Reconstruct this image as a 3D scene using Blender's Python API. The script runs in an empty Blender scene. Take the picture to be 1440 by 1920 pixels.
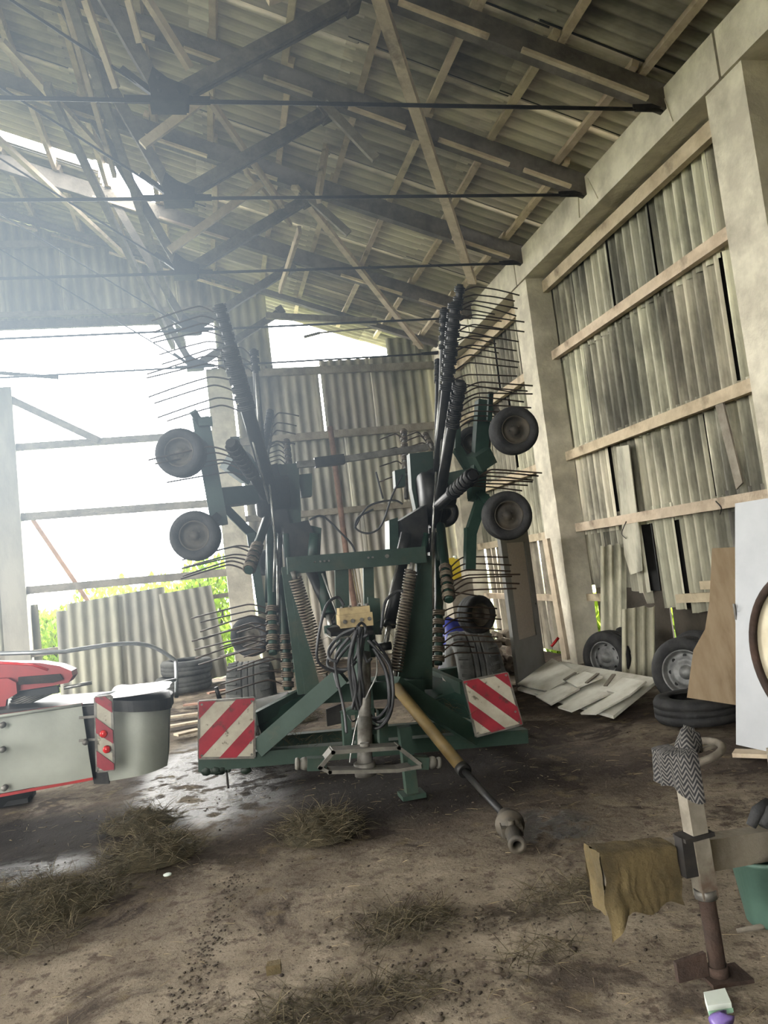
import bpy, math, random
from math import sin, cos, pi, radians, sqrt, atan2, hypot
from mathutils import Vector as V, Matrix, noise
rnd = random.Random(7)
C = bpy.context.scene.collection

# ---------------------------------------------------------------- camera (solved from the building's straight lines)
YAW, PITCH, ROLL, FPX, EYE = radians(12.7716), radians(4.4261), radians(-6.762), 1442.0, 1.6
_f = V((sin(YAW)*cos(PITCH), cos(YAW)*cos(PITCH), sin(PITCH)))
_r0 = _f.cross(V((0, 0, 1))).normalized(); _u0 = _r0.cross(_f)
_r = cos(ROLL)*_r0 + sin(ROLL)*_u0; _u = -sin(ROLL)*_r0 + cos(ROLL)*_u0
CAM = V((0, 0, EYE))
cd = bpy.data.cameras.new('camera'); cam = bpy.data.objects.new('camera', cd); C.objects.link(cam)
cam.matrix_world = Matrix((( _r.x, _u.x, -_f.x, 0), (_r.y, _u.y, -_f.y, 0), (_r.z, _u.z, -_f.z, EYE), (0, 0, 0, 1)))
cd.sensor_fit = 'VERTICAL'; cd.sensor_height = 36; cd.lens = FPX*36/1920; cd.clip_start = .05; cd.clip_end = 400
bpy.context.scene.camera = cam

# surveying helpers: where the line of sight through a photo point meets a plane of the barn
def ray(x, y): return _r*((x-720)/FPX) - _u*((y-960)/FPX) + _f
def PY(x, y, Y): d = ray(x, y); return CAM + d*(Y/d.y)
def PX(x, y, X): d = ray(x, y); return CAM + d*(X/d.x)
def PZ(x, y, Z=0.): d = ray(x, y); return CAM + d*((Z-EYE)/d.z)
RX, RZ, RS = 4.9, 6.06, .365                        # roof underside: z = RZ + RS*(RX - x)
def roof(x): return RZ + RS*(RX-x)
def PR(x, y, off=0.):                               # on the plane `off` below the roof
    d = ray(x, y); k = (RZ-off+RS*RX-EYE)/(d.z+RS*d.x); return CAM + d*k
def ppm(p): return FPX/((V(p)-CAM).dot(_f))         # photo pixels per metre at a point

# ---------------------------------------------------------------- materials
M = {}
def mat(name, c1, c2=None, scale=5., rough=.6, metal=0., bump=0., bscale=25., stretch=(1, 1, 1), lo=.38, hi=.62, spec=.4, c3=None, sc3=1.5, lo3=.55, hi3=.7, trans=0.):
    m = bpy.data.materials.new(name); m.use_nodes = True; nt = m.node_tree; N = nt.nodes; L = nt.links
    b = N['Principled BSDF']; b.inputs['Roughness'].default_value = rough; b.inputs['Metallic'].default_value = metal
    b.inputs['Specular IOR Level'].default_value = spec
    tc = N.new('ShaderNodeTexCoord'); mp = N.new('ShaderNodeMapping'); mp.inputs['Scale'].default_value = stretch
    L.new(tc.outputs['Object'], mp.inputs['Vector'])
    def nz(s, d=6):
        n = N.new('ShaderNodeTexNoise'); n.inputs['Scale'].default_value = s; n.inputs['Detail'].default_value = d; n.inputs['Roughness'].default_value = .62
        L.new(mp.outputs[0], n.inputs['Vector']); return n.outputs['Fac']
    def ramp(fac, a, bb):
        r = N.new('ShaderNodeMapRange'); r.inputs['From Min'].default_value = a; r.inputs['From Max'].default_value = bb; L.new(fac, r.inputs['Value']); return r.outputs[0]
    def mix(fac, A, B, mode='MIX'):
        x = N.new('ShaderNodeMix'); x.data_type = 'RGBA'; x.blend_type = mode
        if isinstance(fac, float): x.inputs[0].default_value = fac
        else: L.new(fac, x.inputs[0])
        for i, q in ((6, A), (7, B)):
            if isinstance(q, tuple): x.inputs[i].default_value = (*q[:3], 1)
            else: L.new(q, x.inputs[i])
        return x.outputs[2]
    col = mix(ramp(nz(scale), lo, hi), c1, c2 or c1)
    if c3: col = mix(ramp(nz(sc3), lo3, hi3), col, c3)
    at = N.new('ShaderNodeAttribute'); at.attribute_name = 'tint'
    col = mix(1.0, col, at.outputs['Color'], 'MULTIPLY')
    L.new(col, b.inputs['Base Color'])
    if bump:
        bp = N.new('ShaderNodeBump'); bp.inputs['Strength'].default_value = bump; bp.inputs['Distance'].default_value = .02
        L.new(nz(bscale), bp.inputs['Height']); L.new(bp.outputs[0], b.inputs['Normal'])
    if trans:
        t = N.new('ShaderNodeBsdfTranslucent'); L.new(col, t.inputs['Color'])
        ms = N.new('ShaderNodeMixShader'); ms.inputs[0].default_value = trans
        L.new(b.outputs[0], ms.inputs[1]); L.new(t.outputs[0], ms.inputs[2]); L.new(ms.outputs[0], N['Material Output'].inputs['Surface'])
    M[name] = m; return m

mat('sheet', (.52, .49, .385), (.27, .255, .20), scale=2.2, rough=.85, stretch=(1, 1, .35), bump=.25, bscale=40, c3=(.10, .097, .08), sc3=1.1, lo3=.47, hi3=.70)
mat('roof_sheet', (.60, .55, .45), (.42, .385, .315), scale=1.6, rough=.9, stretch=(.4, 1, 1), bump=.2, bscale=30, c3=(.13, .12, .10), sc3=.8, lo3=.5, hi3=.75)
mat('back_sheet', (.44, .415, .35), (.30, .285, .245), scale=2.0, rough=.9, stretch=(1, 1, .3), bump=.2, bscale=30, c3=(.13, .12, .11), sc3=1., lo3=.52, hi3=.75)
mat('concrete', (.68, .63, .51), (.50, .455, .365), scale=3, rough=.9, bump=.6, bscale=14, c3=(.30, .27, .21), sc3=1.3, lo3=.5, hi3=.75)
mat('wood_pale', (.60, .50, .37), (.46, .37, .265), scale=4, rough=.85, bump=.4, bscale=30, c3=(.22, .17, .12), sc3=3, lo3=.55, hi3=.75)
mat('wood_grey', (.34, .30, .24), (.22, .19, .15), scale=4, rough=.9, bump=.4, bscale=30)
mat('rafter_wood', (.20, .175, .145), (.13, .112, .09), scale=4, rough=.9, bump=.4, bscale=30)
mat('wood_dark', (.19, .165, .13), (.11, .095, .075), scale=5, rough=.9, bump=.4, bscale=30)
mat('black_iron', (.035, .033, .032), (.06, .052, .045), scale=8, rough=.6, metal=.4)
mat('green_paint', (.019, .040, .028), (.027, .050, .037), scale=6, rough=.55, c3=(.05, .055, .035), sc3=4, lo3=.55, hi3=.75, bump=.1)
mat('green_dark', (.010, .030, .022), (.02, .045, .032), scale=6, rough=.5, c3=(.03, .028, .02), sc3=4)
mat('machine_black', (.012, .012, .013), (.03, .028, .025), scale=7, rough=.5, metal=.2)
mat('steel', (.42, .42, .40), (.22, .21, .19), scale=7, rough=.38, metal=.8)
mat('grimy_steel', (.20, .19, .17), (.10, .09, .075), scale=9, rough=.5, metal=.5)
mat('spring_steel', (.17, .14, .10), (.08, .06, .045), scale=12, rough=.5, metal=.4)
mat('tine_steel', (.035, .025, .020), (.07, .045, .03), scale=14, rough=.5, metal=.4)
mat('rubber', (.018, .018, .019), (.035, .034, .033), scale=9, rough=.75, bump=.25, bscale=50)
mat('rubber_dusty', (.06, .06, .058), (.11, .11, .10), scale=5, rough=.85, bump=.25, bscale=50)
mat('rim_grey', (.26, .26, .255), (.14, .14, .135), scale=8, rough=.5, metal=.4)
mat('rim_dark', (.085, .07, .05), (.045, .04, .034), scale=8, rough=.7)
mat('hose', (.022, .022, .024), (.05, .05, .052), scale=9, rough=.45)
mat('ochre', (.165, .112, .04), (.11, .078, .032), scale=7, rough=.6, c3=(.10, .08, .05), sc3=4)
mat('ply_box', (.44, .34, .18), (.33, .25, .13), scale=7, rough=.7, c3=(.16, .12, .07), sc3=5)
mat('plate_white', (.40, .37, .295), (.30, .27, .21), scale=6, rough=.5, c3=(.10, .085, .06), sc3=17, lo3=.60, hi3=.68)
mat('plate_red', (.27, .02, .032), (.20, .016, .026), scale=6, rough=.4, c3=(.08, .03, .028), sc3=14, lo3=.58, hi3=.72)
mat('red_paint', (.34, .010, .010), (.24, .010, .010), scale=3, rough=.45)
mat('red_lens', (.55, .02, .02), (.4, .01, .01), scale=8, rough=.15)
mat('tarp', (.30, .31, .265), (.25, .26, .22), scale=2.2, rough=.6, bump=.25, bscale=5, c3=(.25, .25, .21), sc3=1.8, lo3=.56, hi3=.8)
mat('tarp_white', (.74, .74, .74), (.62, .62, .61), scale=4, rough=.5, bump=.3, bscale=6)
mat('galvanised', (.55, .56, .57), (.42, .43, .44), scale=8, rough=.4, metal=.7)
mat('fork_steel', (.15, .14, .118), (.085, .078, .066), scale=9, rough=.65)
mat('pipe_rust', (.24, .14, .10), (.15, .09, .065), scale=6, rough=.9)
mat('worn_post', (.24, .215, .17), (.15, .13, .10), scale=9, rough=.7, c3=(.10, .07, .05), sc3=5)
mat('board_white', (.58, .57, .50), (.44, .42, .35), scale=3, rough=.7, c3=(.28, .25, .19), sc3=2.4, lo3=.55, hi3=.75)
mat('door_white', (.42, .43, .44), (.37, .38, .39), scale=2, rough=.55)
mat('door_grey', (.23, .225, .21), (.19, .185, .17), scale=3, rough=.6)
mat('plywood', (.50, .385, .26), (.42, .31, .20), scale=3, rough=.8, stretch=(3, 3, .7), c3=(.30, .21, .13), sc3=1.6)
mat('rust', (.055, .032, .022), (.03, .019, .014), scale=8, rough=.9, bump=.5)
mat('drum_paint', (.55, .50, .37), (.44, .38, .27), scale=4, rough=.7, c3=(.20, .11, .045), sc3=3.2, lo3=.52, hi3=.6)
mat('cloth_ochre', (.125, .092, .040), (.07, .052, .024), scale=6, rough=.95, bump=.5, bscale=60, c3=(.10, .075, .04), sc3=4, lo3=.56, hi3=.75)
mat('bucket_green', (.07, .125, .095), (.05, .09, .07), scale=5, rough=.5)
mat('bucket_inside', (.02, .07, .05), (.03, .09, .06), scale=5, rough=.5)
mat('yellow_plastic', (.62, .47, .04), (.5, .36, .03), scale=3, rough=.4)
mat('blue_plastic', (.03, .04, .20), (.05, .06, .30), scale=8, rough=.35)
mat('violet_plastic', (.14, .09, .28), (.22, .16, .4), scale=8, rough=.3)
mat('sack', (.05, .052, .055), (.085, .088, .09), scale=5, rough=.55, bump=.4, bscale=12)
mat('paper_white', (.62, .66, .60), (.55, .6, .54), scale=5, rough=.7)
mat('paper_green', (.25, .48, .32), (.3, .5, .36), scale=5, rough=.7)
mat('hay', (.105, .085, .048), (.06, .05, .03), scale=9, rough=.95, trans=.15)
mat('straw', (.34, .27, .15), (.20, .155, .085), scale=9, rough=.9)
mat('soil', (.055, .042, .032), (.09, .07, .052), scale=14, rough=1, bump=.6)
mat('leaf', (.30, .42, .05), (.18, .30, .035), scale=1.4, rough=.7, trans=.45)
mat('meadow', (.30, .33, .14), (.22, .26, .10), scale=2, rough=.95)
mat('trunk', (.10, .08, .06), (.06, .05, .04), scale=6, rough=.95)
mat('wood_red', (.42, .25, .18), (.30, .18, .13), scale=4, rough=.9)
mat('log_bark', (.13, .105, .085), (.22, .18, .14), scale=6, rough=.95, bump=.4)
mat('cavity', (.02, .02, .02), (.03, .03, .03), rough=1)

def glass_mat():
    m = mat('ribbed_glass', (.46, .40, .34), (.40, .35, .30), scale=40, rough=.35, bump=.5, bscale=90, trans=.35); return m
glass_mat()
def chevron_mat():
    m = bpy.data.materials.new('chevron_cloth'); m.use_nodes = True; nt = m.node_tree; N = nt.nodes; L = nt.links; b = N['Principled BSDF']
    b.inputs['Roughness'].default_value = .95
    uv = N.new('ShaderNodeUVMap'); uv.uv_map = 'uv'; sp = N.new('ShaderNodeSeparateXYZ'); L.new(uv.outputs[0], sp.inputs[0])
    def mth(op, a, bb=None):
        n = N.new('ShaderNodeMath'); n.operation = op
        for i, q in enumerate((a, bb)):
            if q is None: continue
            if isinstance(q, (int, float)): n.inputs[i].default_value = q
            else: L.new(q, n.inputs[i])
        return n.outputs[0]
    zig = mth('PINGPONG', sp.outputs[0], .021)
    v = mth('FRACT', mth('MULTIPLY', mth('ADD', sp.outputs[1], mth('MULTIPLY', zig, 1.3)), 50.))
    f = mth('GREATER_THAN', v, .56)
    x = N.new('ShaderNodeMix'); x.data_type = 'RGBA'; L.new(f, x.inputs[0]); x.inputs[6].default_value = (.012, .012, .013, 1); x.inputs[7].default_value = (.115, .105, .095, 1)
    L.new(x.outputs[2], b.inputs['Base Color']); M['chevron_cloth'] = m
chevron_mat()
def floor_mat():
    m = bpy.data.materials.new('barn_floor'); m.use_nodes = True; nt = m.node_tree; N = nt.nodes; L = nt.links; b = N['Principled BSDF']
    tc = N.new('ShaderNodeNewGeometry'); P = tc.outputs['Position']
    def nz(s, d=8, r=.62, dist=0.):
        n = N.new('ShaderNodeTexNoise'); n.inputs['Scale'].default_value = s; n.inputs['Detail'].default_value = d; n.inputs['Roughness'].default_value = r
        n.inputs['Distortion'].default_value = dist; L.new(P, n.inputs['Vector']); return n.outputs['Fac']
    def rng(fac, a, c, d=0., e=1.):
        r = N.new('ShaderNodeMapRange'); r.inputs[1].default_value = a; r.inputs[2].default_value = c; r.inputs[3].default_value = d; r.inputs[4].default_value = e
        r.interpolation_type = 'SMOOTHSTEP'; L.new(fac, r.inputs[0]); return r.outputs[0]
    def mth(op, a, bb):
        n = N.new('ShaderNodeMath'); n.operation = op; n.use_clamp = True
        for i, q in enumerate((a, bb)):
            if isinstance(q, (int, float)): n.inputs[i].default_value = q
            else: L.new(q, n.inputs[i])
        return n.outputs[0]
    def mix(fac, A, B):
        x = N.new('ShaderNodeMix'); x.data_type = 'RGBA'; L.new(fac, x.inputs[0])
        for i, q in ((6, A), (7, B)):
            if isinstance(q, tuple): x.inputs[i].default_value = (*q, 1)
            else: L.new(q, x.inputs[i])
        return x.outputs[2]
    def blob(cx, cy, r0, r1, sx=1., sy=1.):
        s = N.new('ShaderNodeVectorMath'); s.operation = 'SUBTRACT'; L.new(P, s.inputs[0]); s.inputs[1].default_value = (cx, cy, 0)
        k = N.new('ShaderNodeVectorMath'); k.operation = 'MULTIPLY'; L.new(s.outputs[0], k.inputs[0]); k.inputs[1].default_value = (1/sx, 1/sy, 0)
        l = N.new('ShaderNodeVectorMath'); l.operation = 'LENGTH'; L.new(k.outputs[0], l.inputs[0])
        return rng(l.outputs['Value'], r0, r1, 1., 0.)
    col = mix(rng(nz(2.6), .35, .65), (.315, .262, .195), (.20, .162, .118))
    col = mix(rng(nz(13, 6), .52, .66), col, (.13, .10, .075))
    col = mix(rng(nz(55, 4), .58, .68), col, (.085, .065, .048))
    far = N.new('ShaderNodeSeparateXYZ'); L.new(P, far.inputs[0])
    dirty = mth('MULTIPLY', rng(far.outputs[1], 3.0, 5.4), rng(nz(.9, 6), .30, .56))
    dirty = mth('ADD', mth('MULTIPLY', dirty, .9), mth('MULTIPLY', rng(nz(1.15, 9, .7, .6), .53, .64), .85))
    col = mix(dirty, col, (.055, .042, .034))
    col = mix(mth('MULTIPLY', rng(nz(5, 8), .55, .66), dirty), col, (.16, .125, .075))
    for cx, cy, r1, sx, sy in ((.61, 3.69, 1., .5, .3), (.3, 3.05, 1., .75, .38), (1.1, 3.5, 1., .3, .2), (-.3, 5.0, 1., .8, .4)):
        col = mix(mth('MULTIPLY', mth('MULTIPLY', blob(cx, cy, .2, r1, sx, sy), rng(nz(7, 8, .7), .40, .56)), .85), col, (.05, .038, .028))
    dark = mth('MAXIMUM', blob(1.3, 6.6, .55, 1.1, 1.7, 1.4), blob(-1.9, 6.1, .6, 1.1, 1.6, .9)); dark = mth('MAXIMUM', dark, blob(1.3, 5.6, .5, 1.1, 1.5, .75))  # shade under the rake and mower painted into the floor colour
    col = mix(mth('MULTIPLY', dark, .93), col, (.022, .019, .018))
    wet = mth('MAXIMUM', blob(-.15, 7.3, .5, 1.05, .85, 2.1), blob(-1.75, 5.45, .4, 1., 1.2, .42))
    wet = mth('MAXIMUM', wet, blob(1.78, 4.45, .5, 1., .33, .4))
    wet = mth('MULTIPLY', wet, rng(nz(4.5, 8, .65), .40, .52))
    col = mix(mth('MULTIPLY', wet, .8), col, (.03, .028, .028))
    L.new(col, b.inputs['Base Color'])
    ro = N.new('ShaderNodeMapRange'); L.new(wet, ro.inputs[0]); ro.inputs[3].default_value = .95; ro.inputs[4].default_value = .22; L.new(ro.outputs[0], b.inputs['Roughness'])
    sp = N.new('ShaderNodeMapRange'); L.new(wet, sp.inputs[0]); sp.inputs[3].default_value = .12; sp.inputs[4].default_value = .6; L.new(sp.outputs[0], b.inputs['Specular IOR Level'])
    bp = N.new('ShaderNodeBump'); bp.inputs['Strength'].default_value = .7; bp.inputs['Distance'].default_value = .035
    h = N.new('ShaderNodeMath'); h.operation = 'MULTIPLY_ADD'; L.new(nz(22, 8, .7), h.inputs[0]); h.inputs[1].default_value = .6; L.new(nz(6, 8), h.inputs[2])
    L.new(h.outputs[0], bp.inputs['Height']); L.new(bp.outputs[0], b.inputs['Normal']); M['barn_floor'] = m
floor_mat()

# ---------------------------------------------------------------- mesh builder
def frame(d, up=(0, 0, 1)):
    d = V(d).normalized(); up = V(up)
    if abs(d.dot(up.normalized())) > .97: up = V((0, 1, 0)) if abs(d.y) < .9 else V((1, 0, 0))
    s = d.cross(up).normalized(); u = s.cross(d).normalized(); return d, s, u
class MB:
    def __init__(s): s.v = []; s.f = []; s.sm = []; s.t = []; s.mi = []; s.tint = (1, 1, 1); s.m = 0; s.uv = None
    def add(s, vs, fs, smooth=False):
        b = len(s.v); s.v += [V(p) for p in vs]
        for f in fs: s.f.append([b+i for i in f]); s.sm.append(smooth); s.t.append(s.tint); s.mi.append(s.m)
        return s
    def box(s, c, size, R=None):
        c = V(c); h = V(size)/2; vs = []
        for x in (-1, 1):
            for y in (-1, 1):
                for z in (-1, 1):
                    q = V((x*h.x, y*h.y, z*h.z)); vs.append(c + (R @ q if R else q))
        return s.add(vs, [(0, 1, 3, 2), (4, 6, 7, 5), (0, 4, 5, 1), (2, 3, 7, 6), (0, 2, 6, 4), (1, 5, 7, 3)])
    def bar(s, p0, p1, w, h, up=(0, 0, 1), w1=None, h1=None):
        p0, p1 = V(p0), V(p1); d, sd, u = frame(p1-p0, up); vs = []
        for p, ww, hh in ((p0, w, h), (p1, w1 or w, h1 or h)):
            vs += [p - sd*ww/2 - u*hh/2, p + sd*ww/2 - u*hh/2, p + sd*ww/2 + u*hh/2, p - sd*ww/2 + u*hh/2]
        return s.add(vs, [(3, 2, 1, 0), (4, 5, 6, 7), (0, 1, 5, 4), (1, 2, 6, 5), (2, 3, 7, 6), (3, 0, 4, 7)])
    def tube(s, pts, r, n=8, closed=False):
        pts = [V(p) for p in pts]; k = len(pts); rs = r if isinstance(r, (list, tuple)) else [r]*k
        t0 = (pts[1]-pts[0]).normalized(); _, sd, u = frame(t0); vs = []; prev = t0
        for i, p in enumerate(pts):
            if closed: t = (pts[(i+1) % k]-pts[i-1]).normalized()
            else: t = (pts[min(i+1, k-1)]-pts[max(i-1, 0)]).normalized()
            q = prev.rotation_difference(t); sd = q @ sd; u = q @ u; prev = t
            vs += [p + (sd*cos(2*pi*j/n) + u*sin(2*pi*j/n))*rs[i] for j in range(n)]
        fs = []
        for i in range(k if closed else k-1):
            a, b = i*n, ((i+1) % k)*n
            fs += [(a+j, a+(j+1) % n, b+(j+1) % n, b+j) for j in range(n)]
        s.add(vs, fs, True)
        if not closed: b = len(s.v)-len(vs); s.cap([b+j for j in range(n)][::-1]); s.cap([b+(k-1)*n+j for j in range(n)])
        return s
    def cap(s, idx): s.f.append(list(idx)); s.sm.append(False); s.t.append(s.tint); s.mi.append(s.m)
    def coil(s, p0, p1, R, r, turns, n=6, per=12):
        p0, p1 = V(p0), V(p1); d, sd, u = frame(p1-p0); k = int(turns*per)
        return s.tube([p0.lerp(p1, i/k) + (sd*cos(2*pi*i/per) + u*sin(2*pi*i/per))*R for i in range(k+1)], r, n)
    def lathe(s, p, axis, prof, n=32, smooth=True):
        p = V(p); d, sd, u = frame(axis); vs = []
        for r, h in prof: vs += [p + d*h + (sd*cos(2*pi*j/n) + u*sin(2*pi*j/n))*r for j in range(n)]
        fs = [(i*n+j, i*n+(j+1) % n, (i+1)*n+(j+1) % n, (i+1)*n+j) for i in range(len(prof)-1) for j in range(n)]
        return s.add(vs, fs, smooth)
    def cyl(s, p0, p1, r, n=16): return s.tube([p0, p1], r, n)
    def prism(s, poly, ext):
        k = len(poly); poly = [V(p) for p in poly]; e = V(ext); vs = poly + [p+e for p in poly]
        return s.add(vs, [tuple(range(k))[::-1], tuple(range(k, 2*k))] + [(i, (i+1) % k, k+(i+1) % k, k+i) for i in range(k)])
    def grid(s, fn, nu, nv, smooth=True, uvfn=None):
        vs = [fn(i/nu, j/nv) for j in range(nv+1) for i in range(nu+1)]
        s.add(vs, [(j*(nu+1)+i, j*(nu+1)+i+1, (j+1)*(nu+1)+i+1, (j+1)*(nu+1)+i) for j in range(nv) for i in range(nu)], smooth)
        if uvfn: s.uv = (s.uv or []) + [uvfn(i/nu, j/nv) for j in range(nv+1) for i in range(nu+1)]
        return s
    def rock(s, c, r, sq=(1, 1, 1), seed=0, n=7, m=5, amp=.35):
        c = V(c); vs = []
        for j in range(m+1):
            for i in range(n):
                th = pi*j/m; ph = 2*pi*i/n; q = V((sin(th)*cos(ph), sin(th)*sin(ph), cos(th)))
                k = 1 + amp*noise.noise(q*1.7 + V((seed*3.1, seed*1.7, 0))); vs.append(c + V((q.x*sq[0], q.y*sq[1], q.z*sq[2]))*r*k)
        return s.add(vs, [(j*n+i, (j+1)*n+i, (j+1)*n+(i+1) % n, j*n+(i+1) % n) for j in range(m) for i in range(n)], True)
    def blade(s, p, d, L, w, bend=0.):
        p = V(p); d = V(d).normalized(); sd = d.cross(V((rnd.uniform(-1, 1), rnd.uniform(-1, 1), rnd.uniform(.2, 1)))).normalized()*w/2
        q = p + d*L*.5 + V((0, 0, bend*L)); e = p + d*L
        return s.add([p-sd, p+sd, q+sd, q-sd, e+sd*.3, e-sd*.3], [(0, 1, 2, 3), (3, 2, 4, 5)])
    def build(s, name, mats, parent=None, base=None):
        o0 = V((0, 0, 0))
        if parent is not None: o0 = world_loc(parent)
        else:
            if base is not None: o0 = V(base)
            else:
                xs = [p.x for p in s.v]; ys = [p.y for p in s.v]; o0 = V(((min(xs)+max(xs))/2, (min(ys)+max(ys))/2, min(p.z for p in s.v)))
        me = bpy.data.meshes.new(name); me.from_pydata([p-o0 for p in s.v], [], s.f)
        me.polygons.foreach_set('use_smooth', s.sm); me.polygons.foreach_set('material_index', s.mi)
        ca = me.color_attributes.new('tint', 'FLOAT_COLOR', 'CORNER'); buf = []
        for f, t in zip(s.f, s.t): buf += [t[0], t[1], t[2], 1.]*len(f)
        ca.data.foreach_set('color', buf)
        if s.uv:
            ul = me.uv_layers.new(name='uv'); li = [x for f in s.f for i in f for x in s.uv[i]]; ul.data.foreach_set('uv', li)
        for mm in (mats if isinstance(mats, (list, tuple)) else [mats]): me.materials.append(M[mm])
        me.update(); o = bpy.data.objects.new(name, me); C.objects.link(o)
        if parent is not None: o.parent = parent; LOC[o.name] = o0
        else: o.location = o0; LOC[o.name] = o0
        return o
LOC = {}
def world_loc(o): return LOC[o.name]
def empty(name, loc):
    o = bpy.data.objects.new(name, None); C.objects.link(o); o.location = V(loc); o.empty_display_size = .1; LOC[o.name] = V(loc); return o
def tag(o, label=None, cat=None, group=None, kind=None):
    for k, x in (('label', label), ('category', cat), ('group', group), ('kind', kind)):
        if x: o[k] = x
    return o
def tn(a=.75, b=1.1):
    k = rnd.uniform(a, b); return (k, k*rnd.uniform(.97, 1.02), k*rnd.uniform(.93, 1.02))
def smoothpath(pts, n=6):
    pts = [V(p) for p in pts]; out = []
    for i in range(len(pts)-1):
        p0, p1, p2, p3 = pts[max(i-1, 0)], pts[i], pts[i+1], pts[min(i+2, len(pts)-1)]
        for k in range(n):
            t = k/n; out.append(.5*((2*p1) + (p2-p0)*t + (2*p0-5*p1+4*p2-p3)*t*t + (3*p1-p0-3*p2+p3)*t**3))
    return out + [pts[-1]]
def corr(mb, o, u, v, w, h, nrm, amp=.026, pitch=.16, ph=0., top=None, bot=None, nv=1, per=8, dirt_shade=.24):
    """one corrugated sheet: corner o, unit u across the waves, unit v along them; top/bot give ragged ends"""
    o, u, v, nrm = V(o), V(u).normalized(), V(v).normalized(), V(nrm).normalized(); n = max(4, int(w/pitch*per))
    def fn(a, b):
        x = a*w; lo = bot(a) if bot else 0.; hi = h + (top(a) if top else 0.)
        return o + u*x + v*(lo + (hi-lo)*b) + nrm*(amp*sin(2*pi*x/pitch + ph))
    mb.grid(fn, n, nv); t0 = mb.tint
    for j in range(nv):                              # light crests and shaded valleys painted into the tint, with some grime
        for i in range(n): k = 1+dirt_shade*sin(2*pi*(i+.5)/n*w/pitch + ph); mb.t[-n*nv+j*n+i] = (t0[0]*k, t0[1]*k, t0[2]*k)

# ================================================================ THE BARN
RIDGE = -4.4
mb = MB()                                            # floor slab
def floor_z(x, y):
    return .018*noise.noise(V((x*1.3, y*1.3, 0))) + .010*noise.noise(V((x*5, y*5, 3)))
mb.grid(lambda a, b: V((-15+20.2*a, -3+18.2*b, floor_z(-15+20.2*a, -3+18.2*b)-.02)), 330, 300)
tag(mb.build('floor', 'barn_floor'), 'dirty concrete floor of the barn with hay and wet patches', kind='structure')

# roof sheeting, right and left slope, one missing sheet strip near the far truss
mb = MB(); sl = V((-1, 0, RS)).normalized(); nr = V((RS, 0, 1)).normalized(); Lr = (5.25-RIDGE)*sqrt(1+RS*RS); nc = 6
def roof_sheet(x0, y0, w, L, sgn=1, lift=0.):
    o = V((x0, y0, roof(x0)+.13+lift)) if sgn > 0 else V((x0, y0, roof(RIDGE)-(RIDGE-x0)*RS+.13+lift))
    q = V((-1, 0, RS*sgn)).normalized()*L; mb.tint = (.10, .10, .10); mb.bar(o+V((0, .01, -.035)), o+q+V((0, .01, -.035)), .016, .012)  # near-black strip paints the shadow line at the sheet lap
    mb.tint = tn(.72, 1.12); corr(mb, o, (0, 1, 0), (-1, 0, RS*sgn), w, L, nr if sgn > 0 else V((-RS, 0, 1)), .030, .19, rnd.uniform(0, .3), per=8, dirt_shade=-.15)
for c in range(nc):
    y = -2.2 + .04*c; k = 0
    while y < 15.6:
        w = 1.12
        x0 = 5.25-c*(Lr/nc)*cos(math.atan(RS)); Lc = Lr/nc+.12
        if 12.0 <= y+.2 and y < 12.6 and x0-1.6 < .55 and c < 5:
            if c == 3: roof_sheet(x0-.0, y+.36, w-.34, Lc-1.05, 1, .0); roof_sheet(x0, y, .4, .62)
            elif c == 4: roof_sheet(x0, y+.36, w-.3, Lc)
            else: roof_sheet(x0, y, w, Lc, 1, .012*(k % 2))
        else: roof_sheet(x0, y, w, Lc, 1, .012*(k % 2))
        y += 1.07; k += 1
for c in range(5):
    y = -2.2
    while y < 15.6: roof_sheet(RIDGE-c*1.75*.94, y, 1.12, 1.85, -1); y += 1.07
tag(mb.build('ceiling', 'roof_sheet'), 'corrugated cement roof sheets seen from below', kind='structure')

# roof battens: pale wooden sticks running between the trusses
k = 0
for i in range(12):
    x = 4.55 - i*.80; y = -2.
    mb = MB(); segs = [(-2, 2.9), (2.9, 4.7), (4.7, 6.5), (6.5, 8.2), (8.2, 10.2), (10.2, 12.5), (12.5, 14.6), (14.6, 15.3)]
    for a, b in segs:
        xx = x + rnd.uniform(-.06, .06); mb.tint = tn(.8, 1.1)
        mb.bar((xx, a-.12, roof(xx)+.055), (xx+rnd.uniform(-.03, .03), b+.12, roof(xx)+.055), .075, .09, (RS, 0, 1))
    k += 1; tag(mb.build('trim_%d' % k, 'wood_pale'), 'pale wooden batten carrying the roof sheets, number %d up from the eaves' % k, kind='structure')
NT = k

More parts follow.
